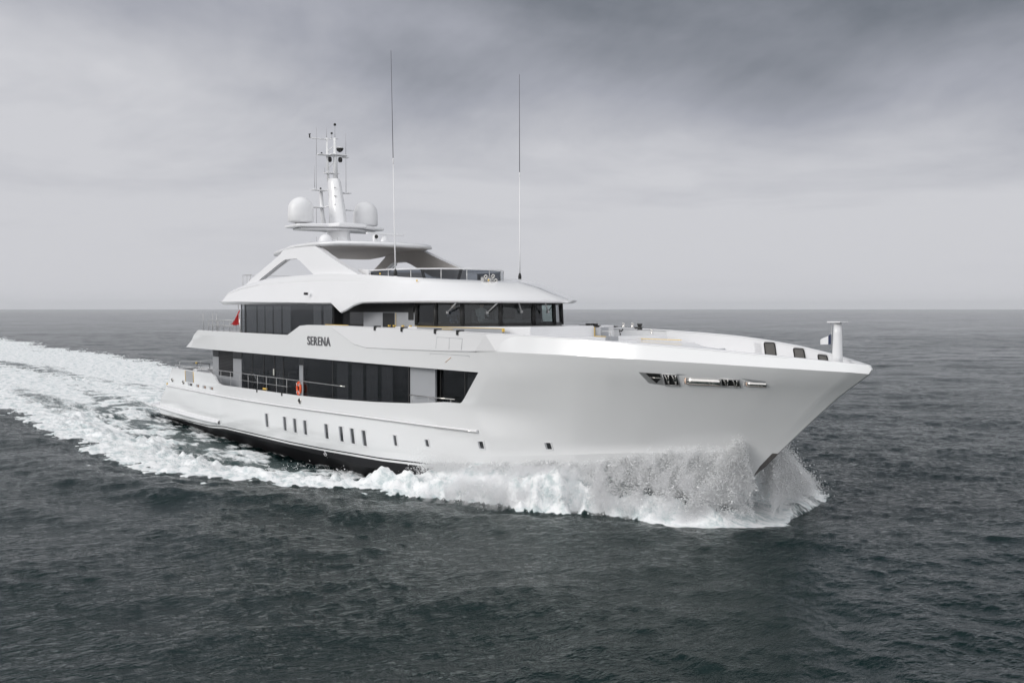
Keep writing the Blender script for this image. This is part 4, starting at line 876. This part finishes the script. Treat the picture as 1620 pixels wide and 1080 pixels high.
def build_sea():
    az0=math.atan2(fw.y,fw.x)
    dense=np.arange(-31,31.01,.047); left=np.concatenate([-np.geomspace(31.3,180,60)[::-1]]); right=np.geomspace(31.3,180,60)
    th=np.radians(np.concatenate([left,dense,right]))+az0
    r1=np.concatenate([[.8,3,6,9,12,14],16*np.exp(np.arange(0,math.log(300/16)/.0042)*.0042)]); r2=[r1[-1]]
    while r2[-1]<9000: r2.append(r2[-1]*1.012)
    r=np.concatenate([r1,r2[1:]])
    Rr,Th=np.meshgrid(r,th,indexing='ij'); x=CAM[0]+Rr*np.cos(Th); y=CAM[1]+Rr*np.sin(Th)
    xf=x.ravel(); yf=y.ravel(); rf=Rr.ravel()
    h,f,aer,calm=wake(xf,yf)
    fa=sst(900,150,rf)*calm; fb=sst(140,35,rf)*calm
    A=[samp(T,131.,xf,yf)*fa for T in TA]; B=[samp(T,29.7,xf*.8-yf*.6,xf*.6+yf*.8)*fb for T in TB]
    bx,by=B[1]*.8+B[2]*.6,-B[1]*.6+B[2]*.8
    z=A[0]+B[0]+h; xo=xf-.9*(A[1]+bx); yo=yf-.9*(A[2]+by)
    n,m_=Rr.shape; V=np.stack([xo,yo,z],1).astype(np.float32)
    idx=np.arange(n*m_).reshape(n,m_); F=np.stack([idx[:-1,:-1],idx[1:,:-1],idx[1:,1:],idx[:-1,1:]],-1).reshape(-1,4)
    # close the seam behind the camera and the centre
    F=np.concatenate([F,np.stack([idx[:-1,-1],idx[1:,-1],idx[1:,0],idx[:-1,0]],-1)])
    me=bpy.data.meshes.new('sea'); me.vertices.add(len(V)); me.vertices.foreach_set('co',V.ravel())
    me.loops.add(F.size); me.loops.foreach_set('vertex_index',F.ravel().astype(np.int32)); me.polygons.add(len(F))
    me.polygons.foreach_set('loop_start',np.arange(0,F.size,4,dtype=np.int32)); me.polygons.foreach_set('loop_total',np.full(len(F),4,dtype=np.int32))
    me.polygons.foreach_set('use_smooth',np.ones(len(F),dtype=bool)); me.update(calc_edges=True)
    for nm_,arr in (('foam',f),('aerated',aer)):
        a=me.attributes.new(nm_,'FLOAT','POINT'); a.data.foreach_set('value',arr.astype(np.float32))
    o=bpy.data.objects.new('sea',me); col.objects.link(o); tag(o,kind='structure'); return o
sea=build_sea()
print('sea verts',len(sea.data.vertices))
def sea_material():
    m_=bpy.data.materials.new('sea_water'); m_.use_nodes=True; nt=m_.node_tree; nt.nodes.clear()
    geo=N(nt,'ShaderNodeNewGeometry'); pos=geo.outputs['Position']
    foam=N(nt,'ShaderNodeAttribute',attribute_name='foam').outputs['Fac']; aer=N(nt,'ShaderNodeAttribute',attribute_name='aerated').outputs['Fac']
    def noise(scale,detail,sx=(1,1,1),rot=0.,rough=.5,dist=0.):
        mp=N(nt,'ShaderNodeMapping'); mp.inputs['Scale'].default_value=sx; mp.inputs['Rotation'].default_value=(0,0,rot); L(nt,pos,mp.inputs[0])
        n=N(nt,'ShaderNodeTexNoise',inp={'Scale':scale,'Detail':detail,'Roughness':rough,'Distortion':dist}); L(nt,mp.outputs[0],n.inputs['Vector']); return n.outputs['Fac']
    # ripples: crests lie across the wind
    wr=R(30)
    hsum=math_(nt,'MULTIPLY',noise(.85,3.0,(1.25,.62,1),wr,.6),.145)
    hsum=math_(nt,'ADD',hsum,math_(nt,'MULTIPLY',noise(3.4,4.0,(1.3,.7,1),wr+.5,.66,.3),.10))
    hsum=math_(nt,'ADD',hsum,math_(nt,'MULTIPLY',noise(11.,3.0,(1.2,.75,1),wr+.2,.6),.022))
    big=math_(nt,'MULTIPLY',noise(.22,3.0,(1.4,.55,1),wr-.2,.6),.28)
    hsum=math_(nt,'ADD',hsum,big)
    # gusts: patches where the ripples are stronger
    gust=mrange(nt,noise(.03,3.0,(1,.5,1),wr),.35,.65,.55,1.15)
    bp=N(nt,'ShaderNodeBump',inp={'Distance':1.0}); L(nt,gust,bp.inputs['Strength']); L(nt,hsum,bp.inputs['Height'])
    w=N(nt,'ShaderNodeBsdfPrincipled'); w.inputs['Roughness'].default_value=.09; w.inputs['IOR'].default_value=1.33
    L(nt,bp.outputs[0],w.inputs['Normal'])
    wc=N(nt,'ShaderNodeMix',data_type='RGBA'); L(nt,math_(nt,'MULTIPLY',aer,.75),wc.inputs['Factor']); w.inputs['Specular Tint'].default_value=(.86,1,.98,1); wc.inputs['A'].default_value=(.0022,.0125,.0125,1); wc.inputs['B'].default_value=(.10,.15,.15,1); L(nt,wc.outputs['Result'],w.inputs['Base Color'])
    # foam coverage: streaky aft, lumpy near the bow
    fn1=noise(.9,7.0,(.35,1.5,1),0.,.68,.8); fn2=noise(5.5,5.0,(.6,1.4,1),.1,.7,.5)
    fn=math_(nt,'ADD',math_(nt,'MULTIPLY',fn1,.72),math_(nt,'MULTIPLY',fn2,.28))
    th_=math_(nt,'SUBTRACT',.80,math_(nt,'MULTIPLY',foam,.62))
    fm=mrange(nt,math_(nt,'SUBTRACT',fn,th_),-.11,.10)
    fm=math_(nt,'MULTIPLY',fm,mrange(nt,foam,.02,.12))
    fb=N(nt,'ShaderNodeBsdfPrincipled'); fr_=N(nt,'ShaderNodeMix',data_type='RGBA'); fr_.inputs['A'].default_value=(.52,.59,.60,1); fr_.inputs['B'].default_value=(.90,.91,.915,1); L(nt,mrange(nt,noise(1.7,6.0,(.7,1.2,1),.1,.7,.4),.36,.56),fr_.inputs['Factor']); L(nt,fr_.outputs['Result'],fb.inputs['Base Color']); fb.inputs['Roughness'].default_value=.75
    bp2=N(nt,'ShaderNodeBump',inp={'Strength':.55,'Distance':.16}); L(nt,math_(nt,'ADD',fn2,math_(nt,'MULTIPLY',noise(14.,3.0,(1,1,1),0.,.6),.5)),bp2.inputs['Height']); L(nt,bp2.outputs[0],fb.inputs['Normal'])
    fb.inputs['Subsurface Weight'].default_value=0.0
    wd=N(nt,'ShaderNodeBsdfDiffuse'); L(nt,wc.outputs['Result'],wd.inputs[0]); wm=N(nt,'ShaderNodeMixShader'); wm.inputs[0].default_value=.12; L(nt,w.outputs[0],wm.inputs[1]); L(nt,wd.outputs[0],wm.inputs[2])  # share of flat dark water colour, standing in for self-shadow among the ripples
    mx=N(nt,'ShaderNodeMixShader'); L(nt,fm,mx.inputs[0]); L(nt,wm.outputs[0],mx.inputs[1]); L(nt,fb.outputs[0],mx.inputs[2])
    o=N(nt,'ShaderNodeOutputMaterial'); L(nt,mx.outputs[0],o.inputs[0]); return m_
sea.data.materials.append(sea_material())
# ================================================================ spray
def build_spray():
    rng=np.random.default_rng(21); pos=[]; rad=[]
    HC=[(33.5,.75),(35.8,.95),(39.1,1.35),(41.6,1.72),(42.7,2.08),(44.0,2.38),(45,2.55),(45.75,2.35),(46.1,1.9),(46.5,1.2)]
    for side in (-1,1):
        def jets(nj,nd,x0,zf,t0,t1,sz,spread,xdrift=1.4):
            """torn strings of droplets following ballistic arcs from the hull side out to the foam edge"""
            q=zf; hc=itp(x0,HC)*q*.90; E=itp(x0,EDGE)+.3; W=itp(x0,WID); yk=W+.30*hc*np.clip((x0-38)/6,0,1); drift=rng.random(nj)*xdrift
            seg=t0+(t1-t0)*(rng.random((nj,nd))**1.0)
            f_=lambda v: v[:,None]
            x=f_(x0)-f_(drift)*seg; a=f_(yk)+seg*f_(E-yk); z=f_(hc)*(1-seg**1.7)+.06
            s_=(.015+spread*seg)*(.5+f_(rng.random(nj)))
            x=x+rng.normal(0,1,x.shape)*s_*1.3; a=a+rng.normal(0,1,x.shape)*s_; z=z+rng.normal(0,1,x.shape)*s_
            pos.append(np.stack([x.ravel(),side*a.ravel(),z.ravel()],1)); rad.append(np.exp(rng.normal(math.log(sz),.50,x.size)))
        def U(n,a,b): return a+(b-a)*rng.random(n)
        nj=380; t0=rng.random(nj)*.6; jets(nj,50,U(nj,40.6,46.3),np.clip(rng.normal(.92,.14,nj),.4,1.25),t0[:,None],(t0+.12+.3*rng.random(nj))[:,None],.0062,.09)
        nj=300; t0=rng.random(nj)*.12; jets(nj,110,U(nj,38.5,46.35),np.clip(rng.normal(.98,.07,nj),.7,1.2),t0[:,None],(t0+.10+.12*rng.random(nj))[:,None],.0058,.20)
        nj=240; t0=.62+rng.random(nj)*.25; jets(nj,60,U(nj,37.5,46.3),np.clip(rng.normal(.95,.1,nj),.6,1.2),t0[:,None],(t0+.14)[:,None],.0062,.13)
        nj=260; t0=rng.random(nj)*.3; jets(nj,60,U(nj,34,40.8),np.clip(rng.normal(1.0,.08,nj),.7,1.3),t0[:,None],(t0+.12)[:,None],.0062,.15)
        # plume beside the stem
        nj=170 if side<0 else 760; wd=2.0 if side<0 else 5.0
        d=rng.random(nj)**1.3; q=np.clip(rng.normal(1,.16,nj),.5,1.35); tt=rng.random(nj)*.8
        seg=(tt[:,None]+.22*rng.random((nj,110)))
        z0=3.15*(1-.76*d)*q; x=46.35-(.5+1.3*d)[:,None]*seg-.15*z0[:,None]*.3; a=.22+(d*wd+.35)[:,None]*seg+.12*z0[:,None]; z=z0[:,None]*(1.25*np.sqrt(np.clip(seg,0,1))*(1-seg**2.2))*1.15+.06
        s_=.04+.16*seg; x=x+rng.normal(0,1,x.shape)*s_; a=a+rng.normal(0,1,x.shape)*s_; z=z+rng.normal(0,1,x.shape)*s_
        pos.append(np.stack([x.ravel(),side*a.ravel(),np.abs(z.ravel())],1)); rad.append(np.exp(rng.normal(math.log(.0058),.45,x.size)))
        # spatter along the foam ridge further aft
        n=9000; x=46-rng.random(n)*32; E=itp(x,EDGE); z=.25+.35*np.clip((x-26)/14,0,1)+rng.exponential(.10,n); a=E-.3+rng.normal(0,.45,n)-.8*rng.random(n)
        cl_=samp(T1,61.,x,side*a)>.2; x,a,z=x[cl_],a[cl_],z[cl_]
        pos.append(np.stack([x,side*a,z],1)); rad.append(np.exp(rng.normal(math.log(.0065),.45,len(x))))
        # little jets where the foam climbs the side
        for xc in (33.6,34.9,36.0,34.2):
            n=500; s_=rng.random(n); pos.append(np.stack([xc+rng.normal(0,.25,n)*(.3+s_),side*(4.5+rng.normal(0,.15,n)+s_*.3),.7+s_*.75*rng.random(n)],1)); rad.append(np.full(n,.007))
    P=np.concatenate(pos); r=np.concatenate(rad)
    # drop the ones that would be inside the hull
    xs_=np.linspace(30,50,81); zs_=np.linspace(-.5,4,46); H=np.array([[hy(a,b_) if a<xstem(b_) else -1 for b_ in zs_] for a in xs_])
    i=np.clip(((P[:,0]-30)/.25),0,79.99); j=np.clip((P[:,2]+.5)/.1,0,44.99); hv=H[i.astype(int),j.astype(int)]; hv=np.maximum(hv,H[np.minimum(i.astype(int)+1,80),j.astype(int)]*(hv>0))
    keep=(np.abs(P[:,1])>hv+.03)|(hv<0)
    P=P[keep]; r=r[keep]; n=len(P); print('droplets',n)
    oc=np.array([(1,1,1),(1,-1,-1),(-1,1,-1),(-1,-1,1.)])*.85; st_=1+rng.random((n,1,1))*.6
    V=(P[:,None,:]+oc[None]*r[:,None,None]*st_).reshape(-1,3).astype(np.float32)
    fo=np.array([(0,1,2),(0,3,1),(0,2,3),(1,3,2)]); F=(np.arange(n)[:,None,None]*4+fo[None]).reshape(-1,3)
    me=bpy.data.meshes.new('spray'); me.vertices.add(len(V)); me.vertices.foreach_set('co',V.ravel()); me.loops.add(F.size); me.loops.foreach_set('vertex_index',F.ravel().astype(np.int32)); me.polygons.add(len(F))
    me.polygons.foreach_set('loop_start',np.arange(0,F.size,3,dtype=np.int32)); me.polygons.foreach_set('loop_total',np.full(len(F),3,dtype=np.int32)); me.polygons.foreach_set('use_smooth',np.ones(len(F),dtype=bool)); me.update(calc_edges=True)
    m_=pmat('spray_droplets',(.98,.985,.99),.6); nt=m_.node_tree; b=nt.nodes['Principled BSDF']
    tr=N(nt,'ShaderNodeBsdfTranslucent'); tr.inputs[0].default_value=(.95,.96,.97,1); mx=N(nt,'ShaderNodeMixShader'); mx.inputs[0].default_value=.25
    L(nt,b.outputs[0],mx.inputs[1]); L(nt,tr.outputs[0],mx.inputs[2]); L(nt,mx.outputs[0],nt.nodes['Material Output'].inputs[0])
    o=bpy.data.objects.new('spray',me); me.materials.append(m_); col.objects.link(o)
    tag(o,'white spray and flying droplets thrown up along the bow','spray',kind='stuff'); return o
build_spray()

# soft mist carried by the bow sheets: two thin closed shells of scattering air
def build_mist():
    mb=MB(); HC=[(33.5,.75),(35.8,.95),(39.1,1.35),(41.6,1.72),(42.7,2.08),(44.0,2.38),(45,2.55),(45.75,2.35),(46.1,1.9),(46.5,1.2)]
    for side in (-1,1):
        xs_=np.linspace(35.5,46.45,34); ts=np.linspace(-.02,1.12,16)
        def surf(off):
            P=[]
            for x in xs_:
                hc=itp(x,HC)*.90; W=itp(x,WID); E=itp(x,EDGE if side<0 else EDGE_P)+.2; yk=W+.30*hc*np.clip((x-38)/6,0,1); row=[]
                endf=min(1,(x-35.5)/3)*min(1,(46.6-x)/.5)
                for t in ts:
                    e_=1-abs(2*(t+.02)/1.14-1)**6; o=off*(.10+.32*max(t,0))*max(e_,.02)*max(endf,.05)
                    row.append((x-.6*max(t,0),side*(yk+max(t,0)*(E-yk)+.06+o*.5+(.05 if t<0 else 0)),hc*(1-max(t,0)**1.7)+.02+o))
                P.append(row)
            return P
        A=surf(1.0); B=surf(-.35); n=len(xs_); m_=len(ts)
        b=len(mb.v); mb.grid(A,flip=side<0); mb.grid(B,flip=side>0)
        idA=lambda i,j: b+i*m_+j; idB=lambda i,j: b+n*m_+i*m_+j
        ring=[(i,0) for i in range(n)]+[(n-1,j) for j in range(1,m_)]+[(i,m_-1) for i in range(n-2,-1,-1)]+[(0,j) for j in range(m_-2,0,-1)]
        for p,q in zip(ring,ring[1:]+ring[:1]):
            mb.f.append((idA(*p),idA(*q),idB(*q),idB(*p))); mb.m.append(0); mb.sm.append(True)
    m_=bpy.data.materials.new('spray_mist'); m_.use_nodes=True; nt=m_.node_tree; nt.nodes.clear()
    geo=N(nt,'ShaderNodeNewGeometry'); mp=N(nt,'ShaderNodeMapping'); mp.inputs['Scale'].default_value=(1.0,.55,.55); L(nt,geo.outputs['Position'],mp.inputs[0])
    n_=N(nt,'ShaderNodeTexNoise',inp={'Scale':2.6,'Detail':5.0,'Roughness':.65}); L(nt,mp.outputs[0],n_.inputs['Vector'])
    d=math_(nt,'MULTIPLY',mrange(nt,n_.outputs['Fac'],.43,.62),MIST)
    v=N(nt,'ShaderNodeVolumePrincipled'); v.inputs['Color'].default_value=(.99,.99,1,1); v.inputs['Anisotropy'].default_value=.1; L(nt,d,v.inputs['Density'])
    o_=N(nt,'ShaderNodeOutputMaterial'); L(nt,v.outputs[0],o_.inputs['Volume'])
    o=mb.build('spray_mist',m_,None); tag(o,'fine white mist hanging over the bow wave','mist',kind='stuff'); return o
build_mist()
# ================================================================ sea haze
mb=MB(); mb.bx(-9500,9600,-9500,9500,-3.5,60); hz_=mb.build('haze',None and 0 or pmat('haze_air',(.5,.5,.5)),None); tag(hz_,kind='stuff')
m_=hz_.data.materials[0]; nt=m_.node_tree; nt.nodes.clear(); v=N(nt,'ShaderNodeVolumePrincipled'); v.inputs['Density'].default_value=HAZE; v.inputs['Color'].default_value=(.955,.98,1,1); v.inputs['Anisotropy'].default_value=.35
o_=N(nt,'ShaderNodeOutputMaterial'); L(nt,v.outputs[0],o_.inputs['Volume'])
